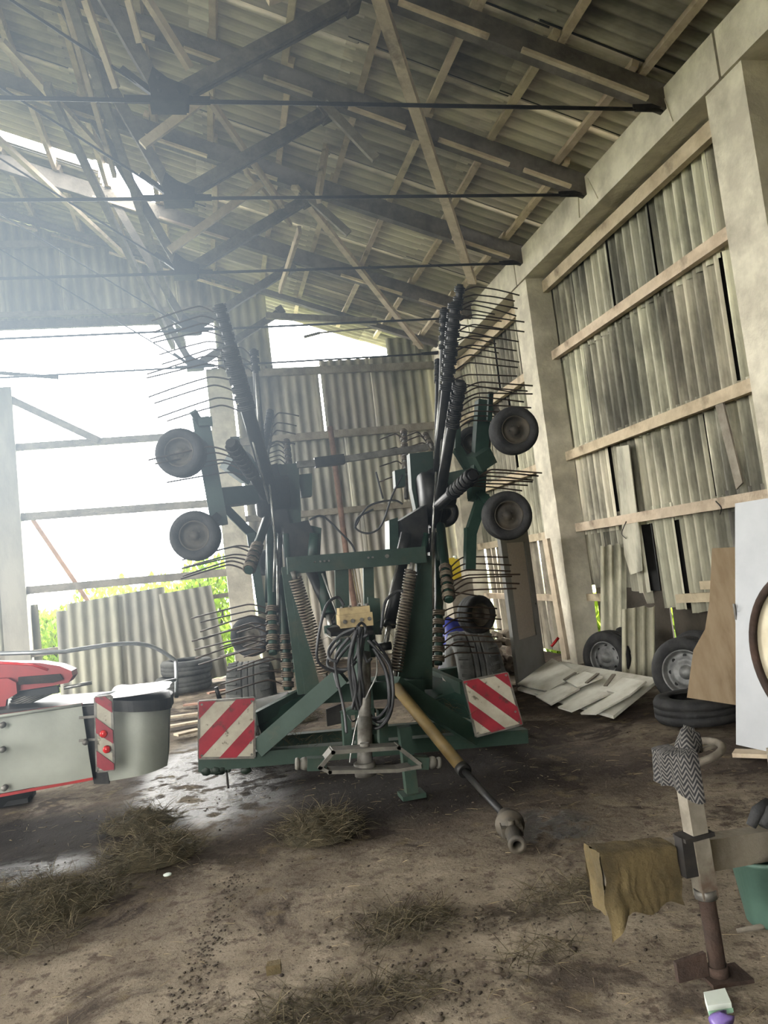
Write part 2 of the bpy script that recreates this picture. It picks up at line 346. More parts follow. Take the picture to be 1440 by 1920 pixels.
# trusses
TY = [2.9, 4.7, 6.5, 8.2, 10.2, 12.5, 14.6]
def truss(Y, i):
    e = empty('roof_truss', (4.8, Y, 5.9)); tag(e, ['wooden roof truss above the viewer, out of the light', 'wooden roof truss crossing the top right corner', 'nearest full roof truss with a big black gusset plate and bolted tie rod',
        'second roof truss with a black gusset plate over the red machine side', 'third roof truss with tie rod ending above the rake', 'fourth roof truss beside the missing roof sheets', 'last roof truss against the gable wall'][i], 'roof truss', 'trusses of the barn roof', 'structure')
    mb = MB(); z0 = 0.
    hh = .25 if i < 6 else .10
    mb.bar((4.92, Y, roof(4.92)-hh/2), (RIDGE, Y, roof(RIDGE)-hh/2), .11, hh, (RS, 0, 1)); mb.build('rafter', 'rafter_wood', e)
    mb = MB(); x = 4.6 if i < 6 else 1.
    while x > RIDGE+1:                                # packing strips nailed under the rafter
        L = rnd.uniform(.5, 1.3)
        if rnd.random() < .7:
            mb.tint = tn(.7, 1.2); mb.bar((x, Y-.075, roof(x)-.245), (x-L, Y-.075, roof(x-L)-.245), .05, .035, (RS, 0, 1))
        x -= L + rnd.uniform(.1, .4)
    mb.build('packing_strip', 'wood_pale', e)
    mb = MB(); mb.bar((RIDGE, Y, roof(RIDGE)-.13), (RIDGE-9.3, Y, 5.95), .11, .25, (-RS, 0, 1)); mb.build('left_rafter', 'wood_grey', e)
    zt = 5.86; MB().tube([(4.85, Y, zt), (.05, Y, zt-.01), (-4.4, Y, zt-.01), (-13.5, Y, zt)], .019, 8).build('tie_rod', 'black_iron', e)
    mb = MB(); mb.bar((4.9, Y-.04, zt+.02), (4.45, Y-.04, zt), .015, .04); mb.cyl((4.5, Y, zt), (4.8, Y, zt), .026); mb.box((4.86, Y, zt+.05), (.05, .14, .13)); mb.build('rafter_shoe', 'black_iron', e)
    for gx, sg in ((0., 1), (-8.8, -1)):
        mb = MB(); P = [V((gx-.13*sg, Y-.09, zt-.06)), V((gx+.17*sg, Y-.09, zt-.06)), V((gx+.19*sg, Y-.09, zt+.07)), V((gx+.02*sg, Y-.09, zt+.14)), V((gx-.10*sg, Y-.09, zt+.24)), V((gx-.15*sg, Y-.09, zt+.10))]
        mb.prism(P if sg > 0 else P[::-1], (0, .015, 0)); mb.prism([p+V((0, .165, 0)) for p in (P if sg > 0 else P[::-1])], (0, .015, 0))
        mb.bar((gx-.36, Y, zt), (gx-.1, Y, zt), .05, .05); mb.bar((gx+.1, Y, zt), (gx+.36, Y, zt), .05, .05); mb.box((gx, Y, zt-.06), (.3, .2, .02))
        for q in ((.10*sg, .02), (-.06*sg, .02), (-.06*sg, .14)): mb.cyl((gx+q[0], Y-.12, zt+q[1]), (gx+q[0], Y+.12, zt+q[1]), .018, 6)
        mb.build('gusset', 'black_iron', e)
        mb = MB(); a = V((gx+.1*sg, Y, zt+.05)); b = V((gx+1.74*sg, Y, zt+1.0)); mb.bar(a-V((0, .035, 0)), b-V((0, .035, 0)), .045, .13); mb.bar(a+V((0, .045, 0)), b+V((0, .045, 0)), .045, .11); mb.box(b-V((.02*sg, 0, 0)), (.13, .2, .17), Matrix.Rotation(-.5*sg, 3, 'Y'))
        mb.build('strut', 'wood_dark', e)
        mb = MB(); a = V((gx-.08*sg, Y, zt+.1)); t = 1.75/1.9*1.9; b = V((gx-1.05*sg, Y, zt+2.28)); mb.bar(a-V((0, .04, 0)), b-V((0, .04, 0)), .05, .12, (1, 0, 0)); mb.bar(a+V((0, .04, 0)), b+V((0, .04, 0)), .05, .10, (1, 0, 0)); mb.build('post', 'wood_dark', e)
        mb = MB(); mb.tube([(gx-.15*sg, Y, zt+.08), (RIDGE, Y, roof(RIDGE)-.35)], .013, 6); mb.bar((gx-.12*sg, Y, zt+.06), (gx-.36*sg, Y, zt+.27), .05, .05); mb.build('tie_hanger', 'black_iron', e)
    if i in (3, 4):
        mb = MB(); a = V((1.70, Y-.1, 6.90)); b = PY(705, 298, 8.05) if i == 3 else PY(654, 438, 10.05); mb.bar(a, b, .06, .10); mb.build('loose_brace', 'wood_grey', e)
for i, Y in enumerate(TY): truss(Y, i)

# wooden braces nailed under the trusses
BR = [((705, -20), (886, 530), .31, .31, .13, .06, 'wood_pale', 'long pale plank brace leaning across three trusses above the rake'),
      ((552, 350), (790, 652), .31, .31, .11, .06, 'wood_pale', 'pale plank brace running down to the gable corner'),
      ((0, 75), (195, 288), .33, .33, .12, .06, 'wood_pale', 'upper of the two plank braces at the far left roof'),
      ((-20, 245), (232, 478), .33, .33, .12, .06, 'wood_pale', 'lower of the two plank braces at the far left roof')]
for a, b, o1, o2, w, h, m, lab in BR:
    NT += 1; tag(MB().bar(PR(*a, o1), PR(*b, o2), w, h, (RS, 0, 1)).build('trim_%d' % NT, m), lab, kind='structure')
BY = [((318, 470), (490, 345), 10.0, 10.0, .10), ((267, 272), (392, 178), 8.0, 8.0, .10), ((388, 180), (530, 385), 7.4, 9.6, .085), ((272, -8), (356, 128), 6.3, 6.6, .085),
      ((120, 0), (215, 330), 7.4, 9.2, .075), ((160, 0), (218, 165), 6.2, 6.6, .075), ((240, 0), (262, 80), 6.2, 6.4, .06), ((460, 320), (545, 420), 9.8, 11.8, .085), ((500, -2), (578, -30), 5.2, 5.2, .08), ((596, 372), (618, 235), 8.4, 10.1, .12), ((525, 545), (562, 430), 12.3, 10.4, .11)]
LB = ['short plank between two gussets, above the missing sheet', 'short plank from the nearest gusset down to the left', 'thin plank from the nearest gusset to the second strut', 'plank from the top edge down to the nearest gusset',
      'thin lath hanging beside the left posts', 'thin lath near the top left corner', 'short lath by the top left posts', 'thin lath under the second strut', 'short lath at the top edge', 'plank from the second strut head to the third', 'plank from the third strut head towards the gable']
for (a, b, y0, y1, w), lab in zip(BY, LB):
    NT += 1; tag(MB().bar(PY(*a, y0), PY(*b, y1), .05, w, (0, 0, 1)).build('trim_%d' % NT, 'wood_pale'), lab, kind='structure')
# curved-looking left purlin pairs (long grey timbers from top left to the far gussets)
for a, b, y0, y1, lab in [((130, -10), (345, 645), 6.9, 14.3, 'dark timber running away along the row of posts'), ((88, 160), (325, 650), 9.0, 14.4, 'grey timber running away left of the posts')]:
    NT += 1; tag(MB().bar(PY(*a, y0), PY(*b, y1), .08, .12).build('trim_%d' % NT, 'wood_grey'), lab, kind='structure')

# concrete frame on the right
CY = [(-3.9, -3.4), (.75, 1.25), (5.42, 5.92), (10.2, 10.72), (14.5, 15.0)]
for i, (a, b) in enumerate(CY):
    mb = MB(); nzv = 24
    def edge(z, s): return .018*noise.noise(V((z*3.1, s*7.7, i*2.)))
    rings = []
    for j in range(nzv+1):
        z = -.1+5.72*j/nzv; e1, e2, e3, e4 = [edge(z, s) for s in (1, 2, 3, 4)]
        rings += [V((4.84+e1, a+e1, z)), V((5.22, a+e2, z)), V((5.22, b, z)), V((4.84+e4, b+e4, z))]
    mb.add(rings, [(j*4+k, j*4+(k+1) % 4, j*4+4+(k+1) % 4, j*4+4+k) for j in range(nzv) for k in range(4)])
    mb.build_o = tag(mb.build('column', 'concrete'), ['concrete column of the right wall behind the viewer', 'concrete column of the right wall beside the viewer', 'chipped concrete column at the right edge of the wall bay', 'leaning concrete column between the grey open door and the wall tyres', 'concrete column in the far corner behind the rake'][i], 'column', 'concrete columns of the right wall', 'structure')
ends = [-4.0, .98, 5.66, 10.46, 15.05]
for i in range(4):
    mb = MB(); mb.bar((5.02, ends[i]+.015, 5.84), (5.02, ends[i+1]-.015, 5.84), .42, .44)
    for q in range(3): y = ends[i]+rnd.uniform(.6, 4); mb.bar((4.805, y, 5.66), (4.805, y+rnd.uniform(-.2, .2), 6.0), .012, .006)
    tag(mb.build('beam', 'concrete'), ['eaves beam behind the viewer', 'eaves beam over the near bay', 'long pale concrete eaves beam over the middle bay', 'concrete eaves beam over the far bay'][i], 'beam', None, 'structure')

# right wall cladding
mb = MB()
def clad(z0, z1, y0, y1, drop=0., skip=0.):
    y = y0
    while y < y1-.05:
        w = min(rnd.uniform(.85, 1.1), y1-y); mb.tint = tn(.68, 1.25)
        mb.m = 1; mb.bar((5.315, y+.1, z0+.02), (5.315, y+.1, z1), .01, .46, (0, 1, 0)); mb.m = 0  # added black backing strip stands for the shade in the sheet joint
        if rnd.random() >= skip:
            tilt = rnd.uniform(-.012, .012); x = 5.235 + rnd.uniform(0, .035)
            rag = (lambda a, s=rnd.uniform(0, 9): drop*.5*(noise.noise(V((a*3, s, 0)))+.4)) if drop else None
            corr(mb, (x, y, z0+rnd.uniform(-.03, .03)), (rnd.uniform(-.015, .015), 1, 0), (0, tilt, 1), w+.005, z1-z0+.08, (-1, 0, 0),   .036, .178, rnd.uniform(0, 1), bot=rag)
        y += w + rnd.choice((.012, .02, .03, .045))
for y0, y1 in ((-4, 5.6), (5.6, 10.5), (10.5, 15.1)):
    clad(4.35, 5.75, y0, y1); clad(2.9, 4.45, y0, y1)
clad(1.8, 3.0, -4, 10.5); clad(.75, 1.92, -4, 8.46, .12, .0); clad(-.1, .9, -4, 6.4); clad(-.1, .85, 6.55, 7.4)
clad(1.9, 3.0, 10.5, 15.1); clad(.95, 1.95, 8.75, 10.3, .2)
tag(mb.build('wall_right', ['sheet', 'cavity']), 'right wall of stained corrugated cement sheets', kind='structure')
mb = MB()                                            # boards nailed over the holes from outside, with slits between them
y = 10.85
while y < 14.6:
    w = rnd.uniform(.13, .22); mb.tint = tn(.6, 1.15)
    mb.bar((5.28+rnd.uniform(0, .03), y, .0), (5.28, y+rnd.uniform(-.05, .05), rnd.uniform(1.9, 2.1)), .02, w, (0, 1, 0)); y += w + rnd.choice((.005, .01, .03))
for y, w, z0, z1 in ((7.0, 1.3, -.1, 1.2), (8.07, .82, -.1, 1.2), (9.1, 1.12, -.1, 1.95), (10.0, .70, -.1, 1.95)):
    mb.tint = (.22, .21, .20); mb.bar((5.36, y, z0), (5.36, y, z1), .02, w, (0, 1, 0))
NT += 1; tag(mb.build('trim_%d' % NT, 'wood_grey'), 'grey boards closing holes low in the right wall', kind='structure')
for z, t, lo in ((5.50, .17, 0), (4.42, .13, 0), (2.95, .13, 0), (1.88, .12, 0), (.90, .10, 1)):
    for a, b in ((-3.4, .75), (1.25, 5.42), (5.92, 10.2), (10.72, 14.5)):
        if lo and a < 5: continue
        mb = MB(); mb.tint = tn(.85, 1.05)
        if lo and a < 10: mb.bar((5.14, 6.25, z+.06), (5.14, 8.0, z), .06, t); mb.bar((5.13, 6.6, z+.17), (5.13, 7.5, z+.15), .05, .09); mb.bar((5.14, 9.7, z), (5.14, 10.2, z), .06, t)
        else: mb.bar((5.13, a-.03, z+rnd.uniform(-.02, .03)), (5.13, b+.03, z+rnd.uniform(-.02, .03)), .085, t)
        NT += 1; tag(mb.build('trim_%d' % NT, 'wood_pale'), 'wooden rail across the right wall, %s, %s' % ({5.5: 'topmost under the eaves beam', 4.42: 'second from the top', 2.95: 'third from the top', 1.88: 'fourth from the top', .9: 'lowest broken one'}[z], 'behind the viewer' if a < 0 else 'nearest bay' if a < 5 else 'middle bay' if a < 10 else 'far bay'), kind='structure')

# gable wall
mb = MB(); Yb = 15.1
def gclad(x0, x1, z0, z1, slope=False, **k):
    x = x0
    while x < x1-.03:
        w = min(1.05, x1-x); mb.tint = tn(.72, 1.15)
        top = (lambda a, xx=x, ww=w: roof(xx+a*ww)+.1-z1) if slope else None
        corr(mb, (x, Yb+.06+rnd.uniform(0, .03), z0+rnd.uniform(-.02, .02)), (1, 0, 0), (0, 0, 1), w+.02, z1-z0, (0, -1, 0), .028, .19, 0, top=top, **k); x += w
gclad(-4.4, .45, 6.95, 8.6, True); gclad(.45, 1.5, 5.85, 7.4, True)          # above the big opening, beside the upper opening
gclad(1.5, 2.40, 4.4, 5.85); gclad(2.46, 3.9, 4.4, 6.0); gclad(3.9, 4.9, 4.4, 6.4)
gclad(.72, 1.5, 4.4, 5.95); gclad(4.1, 4.95, 5.9, 6.3)
gclad(.72, 4.9, 2.85, 4.55); gclad(.72, 1.9, 1.9, 3.0); gclad(1.9, 3.0, 1.9, 2.95); gclad(3.0, 4.9, 1.9, 3.); gclad(.72, 4.9, -.1, 2.0)
gclad(-4.5, -3.22, -.1, 1.75); gclad(-4.5, -3.42, 1.7, 5.75)
xx = -6.6
for _ in range(2): gclad(xx, xx+2, 0, 7.0); xx -= 2.05
tag(mb.build('wall_back', 'back_sheet'), 'far gable wall of corrugated cement sheets round two big openings', kind='structure')
mb = MB(); a, b = .16, .70
mb.bar((.43, 15.0, -.1), (.43, 15.0, 5.86), .46, .36, (0, 1, 0))
tag(mb.build('column', 'concrete'), 'concrete column beside the big opening of the gable wall', 'column', None, 'structure')
tag(MB().bar((-3.55, 15.0, -.1), (-3.50, 15.0, 5.75), .42, .3, (0, 1, 0)).build('column', 'back_sheet'), 'grey post at the left side of the big opening', 'column', None, 'structure')
rails = [((-4.4, 15, 6.95), (.45, 15, 6.92), .16, 'wood_dark'), ((-4.4, 15, 8.5), (-.9, 15, 8.5), .13, 'wood_grey'), ((-3.6, 14.95, 4.64), (.2, 14.95, 4.62), .13, 'wood_grey'), ((-3.6, 14.95, 3.36), (.2, 14.95, 3.28), .14, 'wood_grey'),
         ((-3.6, 14.95, 2.03), (.3, 14.95, 1.94), .14, 'wood_grey'), ((-4.2, 14.95, .88), (-.2, 14.95, .92), .12, 'wood_grey'), ((-.62, 14.95, 1.5), (.2, 14.95, 1.52), .08, 'wood_grey'),
         ((.6, 14.98, 5.78), (4.85, 14.98, 5.72), .15, 'wood_grey'), ((.6, 14.98, 4.42), (4.85, 14.98, 4.46), .15, 'wood_grey'), ((.6, 14.98, 2.92), (4.85, 14.98, 2.88), .12, 'wood_grey'), (PY(498, 592, 14.4), PY(706, 603, 14.4), .12, 'wood_grey'), ((-4.4, 15.0, 7.15), (.45, 15.0, 7.12), .10, 'wood_grey')]
for (a, b, h, m), where in zip(rails, ['at the head of the big opening', 'high under the roof at the left', 'upper one across the big opening', 'middle one across the big opening', 'lower one across the big opening', 'lowest one behind the leaning sheets', 'short one beside the concrete column', 'along the sill of the upper opening', 'above the machine, second', 'above the machine, third', 'at the head of the upper opening', 'just above the head of the big opening']):
    NT += 1; tag(MB().bar(a, b, .08, h).build('trim_%d' % NT, m), 'wooden rail on the far gable wall, '+where, kind='structure')
NT += 1; tag(MB().bar(PY(18, 748, 14.9), PY(185, 826, 14.9), .06, .13).build('trim_%d' % NT, 'wood_grey'), 'loose slanting board in the big opening', kind='structure')
NT += 1; tag(MB().bar(PY(-30, 697, 14.9), PY(110, 708, 14.9), .05, .06).build('trim_%d' % NT, 'wood_dark'), 'thin broken lath sticking into the big opening', kind='structure')
NT += 1; tag(MB().bar(PY(570, 632, 14.9), PY(600, 624, 14.9), .04, .05).bar(PY(600, 624, 14.9), PY(735, 612, 14.9), .03, .03).build('trim_%d' % NT, 'wood_grey'), 'broken lath hanging in the upper gable opening', kind='structure')
tag(MB().tube([PY(619, 800, 14.7), PY(652, 1060, 14.7), V((2.6, 14.75, 0))], .055, 10).build('pipe', 'pipe_rust'), 'rusty upright pipe in front of the gable wall sheets', 'pipe')

# torn sheets standing in the foot of the big opening: each can be lifted away
SH = [(((130, 1300), (108, 1145)), .40, 14.75, 0, 'narrow grey sheet leaning in the gable opening, leftmost of the row'), (((136, 1320), (128, 1131)), .86, 14.7, 1, 'broad corrugated sheet leaning behind the low rail, second of the row'),
      (((215, 1300), (210, 1116)), .95, 14.78, 1, 'tall corrugated sheet leaning in the middle of the gable opening'), (((330, 1270), (316, 1110)), .95, 14.72, 2, 'tilted corrugated sheet beside the concrete gable column')]
for (b, t), w, Y, k, lab in SH:
    p = PY(*t, Y+.25); z1 = p.z; mb = MB(); mb.tint = tn(.85, 1.1)
    corr(mb, V((p.x+.0, Y-.1, 0)), (1, 0, .06 if k else 0), (-.10 if k == 2 else 0, .12, 1), w, z1, (0, -1, 0), .026, .19, 0, dirt_shade=.12)
    tag(mb.build('corrugated_sheet', 'back_sheet'), lab, 'roofing sheet', 'sheets leaning in the gable opening')

# ---------------------------------------------------------------- outside
mb = MB(); mb.grid(lambda a, b: V((-70+140*a, -40+160*b, -.25+.25*noise.noise(V((a*9, b*9, 0))))), 60, 60)
tag(mb.build('ground', 'meadow'), 'sunlit grass field outside the barn', kind='structure')
def bush(x, y, h, w, seed, label):
    r = random.Random(seed); e = empty('bush', (x, y, -.2)); tag(e, label, 'bush', 'bushes outside the barn')
    mb = MB()
    for q in range(6): mb.tube([(x, y, -.2), (x+r.uniform(-.4, .4)*w, y+r.uniform(-.3, .3)*w, h*.6)], [.05, .015], 5)
    mb.build('stem', 'trunk', e); mb = MB()
    for q in range(2600):
        th = r.uniform(0, 2*pi); rr = w*r.random()**.45*.62; z = r.random(); k = sqrt(max(0., 1-(z*.9)**3)); c = V((x+cos(th)*rr*k, y+sin(th)*rr*k, -.2+h*z*(.82+.25*noise.noise(V((x+cos(th)*2, seed, sin(th)*2))))))
        n = V((r.uniform(-1, 1), r.uniform(-1, 1), r.uniform(-.3, 1))).normalized(); d, s, u = frame(n); L = r.uniform(.09, .18); mb.tint = (r.uniform(.7, 1.3),)*2 + (r.uniform(.5, 1.2),)
        mb.add([c-s*L*.4, c+u*L*.6, c+s*L*.4, c-u*L*.6], [(0, 1, 2, 3)])
    mb.build('foliage', 'leaf', e)
for i, (px, Y, h, w, lab) in enumerate([(95, 20.0, 2.1, 2.2, 'low yellow-green bush outside, left end of the row'), (225, 21.5, 2.75, 2.6, 'tall yellow-green bush outside the middle of the opening'), (330, 20.5, 2.6, 2.3, 'rounded bush outside, behind the leaning sheets'), (400, 19.5, 3.1, 1.6, 'bright bush outside beside the gable column'), (20, 24., 2.0, 2.8, 'distant low bush outside behind the left post'), (1010, 19.0, 1.2, 1.4, 'low bush outside beyond the right wall'), (1180, 9.5, .9, .8, 'weed clump outside the hole in the right wall')]):
    p = PZ(px, 1250, 0); d = ray(px, 1120); x = d.x/d.y*Y
    if i == 5: x, Y = 6.2, 12.2
    if i == 6: x, Y = 6.1, 10.3
    bush(x, Y, h, w, 11+i, lab)
tag(MB().bar(PY(62, 975, 17.5), PY(185, 1145, 17.5)-V((0, 0, 1.6))+V((.75, 0, 0)), .09, .09).build('pole', 'wood_red'), 'reddish slanting pole standing outside the opening', 'pole')

# ================================================================ THE HAY RAKE
rake = empty('hay_rake', (1.1, 6.4, 0)); tag(rake, 'big dark green twin rotor hay rake folded upright in the middle of the barn', 'hay rake')
def part(name, m, mb, parent=None, label=None):
    o = mb.build(name, m, parent or rake)
    if label: o['label'] = label
    return o
def clip(poly, n, c):                                # keep points with n.p >= c
    out = []
    for i in range(len(poly)):
        a, b = poly[i], poly[(i+1) % len(poly)]; da, db = n[0]*a[0]+n[1]*a[1]-c, n[0]*b[0]+n[1]*b[1]-c
        if da >= 0: out.append(a)
        if (da > 0) != (db > 0) and da != db: t = da/(da-db); out.append((a[0]+(b[0]-a[0])*t, a[1]+(b[1]-a[1])*t))
    return out
def warning_panel(cs, mirror, bands, parent, name='warning_panel', w='plate_white'):
    tl, tr, br, bl = [V(c) for c in cs]
    def uv(u, v): return (bl*(1-u)+br*u)*(1-v) + (tl*(1-u)+tr*u)*v
    n = (tr-tl).cross(bl-tl).normalized(); n = n if n.y < 0 else -n
    mb = MB(); mb.prism([uv(0, 0), uv(1, 0), uv(1, 1), uv(0, 1)], -n*.012)
    mb.m = 2; e = .012
    for a, b in (((0, 0), (1, 0)), ((1, 0), (1, 1)), ((1, 1), (0, 1)), ((0, 1), (0, 0))): mb.bar(uv(*a)-n*.006, uv(*b)-n*.006, .018, .016, n)
    for u, v in ((.05, .05), (.95, .05), (.95, .95), (.05, .95), (.93, .25)): mb.cyl(uv(u, v), uv(u, v)+n*.008, .009, 8)
    mb.m = 1
    for c0, c1 in bands:
        P = clip([(0, 0), (1, 0), (1, 1), (0, 1)], (-1, 1), c0); P = clip(P, (1, -1), -c1)
        if mirror: P = [(1-u, v) for u, v in P]
        if len(P) > 2: mb.prism([uv(*p)+n*.0015 for p in P], n*.001)
    return part(name, [w, 'plate_red', 'grimy_steel'], mb, parent)
BANDS = [(.69, 1.), (-.03, .33), (-.67, -.36)]
warning_panel([PY(373, 1316, 5.93), PY(477, 1309, 5.93), PY(477, 1420, 5.93), PY(373, 1422, 5.93)], False, BANDS, rake)['label'] = 'muddy red and white striped warning panel at the left end'
warning_panel([PY(869, 1278, 6.02), PY(951, 1261, 6.02), PY(979, 1358, 5.85), PY(893, 1381, 5.85)], True, BANDS, rake)['label'] = 'leaning red and white striped warning panel at the right end'

# frame
mb = MB().bar(PY(372, 1430, 6.02), PY(985, 1378, 6.02), .12, .11); mb.bar(PY(400, 1400, 6.9), PY(960, 1350, 6.9), .10, .10)
for px in (420, 935): a = PY(px, 1430-(px-372)*.085, 6.0); mb.bar(a, (a.x, 6.95, a.z), .09, .09)
for k in range(14): a = PY(rnd.uniform(385, 470), 1436, 5.98); mb.tint = (.5, .45, .4); mb.rock(a-V((0, 0, .03)), rnd.uniform(.02, .05), (1, .6, .8), k)
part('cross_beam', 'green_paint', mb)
for a, b, lab in (((642, 1265), (484, 1403), 'diagonal'), ((738, 1283), (892, 1382), 'diagonal')):
    mb = MB().bar(PY(*a, 5.72), PY(*b, 5.98), .09, .13); part('diagonal_brace', 'green_paint', mb)
for a, b in (((478, 1348), (592, 1288)), ((868, 1290), (806, 1262))):
    part('side_rail', 'green_paint', MB().bar(PY(*a, 6.05), PY(*b, 6.7), .05, .10))
part('side_tray', 'green_dark', MB().prism([PY(800, 1262, 6.5), PY(868, 1292, 6.1), PY(892, 1352, 6.1), PY(790, 1320, 6.4)], (0, .05, 0)))
part('side_tray', 'green_dark', MB().prism([PY(480, 1350, 6.1), PY(590, 1292, 6.5), PY(580, 1340, 6.4), PY(500, 1398, 6.1)], (0, .05, 0)))
part('guard_plate', 'tarp_white', MB().prism([PY(478, 1312, 6.35), PY(540, 1297, 6.6), PY(528, 1318, 6.4), PY(480, 1340, 6.2)], (0, .0, -.012)), None, 'white plate behind the left warning panel')
part('guard_plate', 'board_white', MB().prism([PY(828, 1266, 6.4), PY(868, 1275, 6.3), PY(870, 1288, 6.2), PY(832, 1280, 6.3)], (0, 0, -.012)), None, 'pale plate beside the right warning panel')
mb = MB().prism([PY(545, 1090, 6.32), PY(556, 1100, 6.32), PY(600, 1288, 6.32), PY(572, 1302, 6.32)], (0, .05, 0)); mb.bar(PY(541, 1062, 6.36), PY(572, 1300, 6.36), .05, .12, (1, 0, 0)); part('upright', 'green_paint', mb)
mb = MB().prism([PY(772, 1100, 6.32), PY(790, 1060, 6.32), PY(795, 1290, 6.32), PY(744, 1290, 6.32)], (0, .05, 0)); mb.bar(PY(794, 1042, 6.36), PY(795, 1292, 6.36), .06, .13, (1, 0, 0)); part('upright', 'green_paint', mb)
mb = MB().bar(PY(538, 1061, 6.24), PY(796, 1040, 6.24), .10, .135)
for px in (590, 600, 608, 616, 690, 698, 725): a = PY(px, 1058-(px-538)*.081, 6.18); mb.m = 1; mb.cyl(a, a+V((0, -.025, 0)), .008 if px != 725 else .016, 8)
part('top_crossbar', ['green_paint', 'grimy_steel'], mb)
for x0, x1, xx in ((640, 640, .11), (690, 690, .085)): part('mast_plate', 'green_paint', MB().bar(PY(x0, 1062, 6.28), PY(x1+4, 1232, 6.22), .05, xx, (1, 0, 0)))
part('mast_plate', 'green_paint', MB().prism([PY(690, 1120, 6.1), PY(712, 1122, 6.1), PY(716, 1190, 6.1), PY(692, 1190, 6.1)], (0, .03, 0)))
# springs
for a, b, lab in (((551, 1078), (611, 1268), ''), ((772, 1062), (741, 1266), '')):
    p, q = PY(*a, 6.13), PY(*b, 6.13); d = (q-p).normalized()
    mb = MB().coil(p+d*.03, q-d*.03, .049, .0085, 34, 6, 12); part('lifting_spring', 'spring_steel', mb)
    part('spring_hook', 'grimy_steel', MB().cyl(p-d*.03, p+d*.05, .02)); part('spring_hook', 'grimy_steel', MB().cyl(q-d*.05, q+d*.03, .02))
# lift cylinders
for a, b, c_ in (((578, 1058), (646, 1205), 'machine_black'), ((756, 1048), (722, 1212), 'machine_black'), ((598, 1062), (620, 1180), 'green_dark')):
    p, q = PY(*a, 6.5), PY(*b, 6.25); mb = MB().cyl(p, p.lerp(q, .75), .048, 14); mb.m = 1; mb.cyl(p.lerp(q, .75), q, .022, 12); mb.m = 0; mb.cyl(q-V((.05, 0, 0)), q+V((.05, 0, 0)), .035, 12); mb.cyl(p.lerp(q, .73), p.lerp(q, .78), .054, 14)
    part('hydraulic_cylinder', [c_, 'steel'], mb)
# lower centre: tower foot, drawbar, support
mb = MB().bar(PY(676, 1180, 6.1), PY(680, 1300, 6.0), .10, .16); mb.bar(PY(682, 1300, 6.0), PY(688, 1395, 5.1), .14, .12); mb.bar(PY(600, 1300, 6.2), PY(792, 1288, 6.2), .14, .14); mb.bar(PY(648, 1335, 5.6), PY(652, 1402, 5.6), .06, .08); mb.prism([PY(640, 1338, 5.5), PY(664, 1326, 5.5), PY(704, 1328, 5.5), PY(706, 1336, 5.5), PY(650, 1342, 5.5)], (0, .1, 0))
mb.bar(PY(716, 1330, 5.9), PY(718, 1392, 5.9), .07, .09); part('drawbar', 'green_paint', mb)
part('mud_flap', 'machine_black', MB().prism([PY(612, 1330, 6.15), PY(640, 1320, 6.15), PY(642, 1356, 6.15), PY(614, 1362, 6.15)], (0, .03, 0)))
p, q = PY(684, 1225, 5.35), PY(684, 1438, 4.96); mb = MB().cyl(p, p.lerp(q, .62), .042, 16); mb.cyl(p.lerp(q, .6), q, .050, 16); mb.cyl(q+V((0, 0, .03)), q-V((0, 0, .05)), .07, 16); part('swivel_post', 'grimy_steel', mb)
p = PY(757, 1362, 5.45); mb = MB().bar(p, (p.x, p.y, .03), .085, .085, (0, 1, 0)); mb.box((p.x, p.y, .02), (.17, .17, .03)); part('support_leg', 'green_paint', mb)
# hitch fork
hy = 4.92; hp = [(598, 1436), (622, 1407), (744, 1399), (782, 1428)]; hl = [(598, 1436), (616, 1444), (742, 1441), (782, 1434)]
def flat(mb, pts, w, t):
    P = [PY(*p, hy) for p in pts]
    for a, b in zip(P, P[1:]): mb.bar(a-(b-a).normalized()*.012, b+(b-a).normalized()*.012, w, t)
mb = MB(); flat(mb, hp, .13, .024); flat(mb, hl, .13, .022); mb.cyl(PY(684, 1402, hy)+V((0, 0, .03)), PY(684, 1402, hy), .03, 12); part('hitch_fork', 'fork_steel', mb, None, 'worn grey steel hitch fork')
for x0, x1 in ((602, 556), (776, 824)):
    a, b = PY(x0, 1431 if x0 < 700 else 1429, hy), PY(x1, 1432 if x0 < 700 else 1430, hy); d = (b-a).normalized()
    mb = MB().bar(a-d*.03, a+d*.09, .085, .075); part('hitch_bushing', 'green_paint', mb)
    mb = MB().cyl(a+d*.05, b, .019, 14); mb.lathe(b-d*.05, d, [(.0, -.036), (.024, -.032), (.037, -.015), (.041, 0), (.037, .015), (.024, .032), (0, .036)], 16); mb.lathe(b-d*.005, d, [(0, -.012), (.034, -.012), (.038, 0), (.034, .012), (0, .012)], 14); part('hitch_pin', 'fork_steel', mb)
# valve box and tray
c = PY(664, 1155, 5.85); Rr = Matrix.Rotation(.03, 3, 'Y'); mb = MB().box(c-V((0, 0, .03)), (.255, .16, .10), Rr); mb.box(c+V((0, .01, .045)), (.235, .13, .05), Rr); vb = part('valve_block', 'ply_box', mb, None, 'ochre hydraulic valve block')
for dx in (-.09, -.03, .04, .10):
    part('valve_fitting', 'grimy_steel', MB().cyl(c+V((dx, -.03, .06)), c+V((dx, -.03, .085)), .014, 8), vb); part('valve_fitting', 'grimy_steel', MB().cyl(c+V((dx, -.075, -.03)), c+V((dx, -.095, -.03)), .015, 8), vb)
mb = MB().prism([PY(612, 1178, 5.75), PY(620, 1186, 5.7), PY(700, 1182, 5.75), PY(694, 1168, 5.9), PY(625, 1172, 5.9)], (0, 0, -.03)); part('hose_tray', 'machine_black', mb)
mb = MB().tube([PY(610, 1188, 5.68), PY(624, 1198, 5.64), PY(656, 1194, 5.66), PY(664, 1186, 5.7)], .007, 6); part('hose_hook', 'steel', mb)
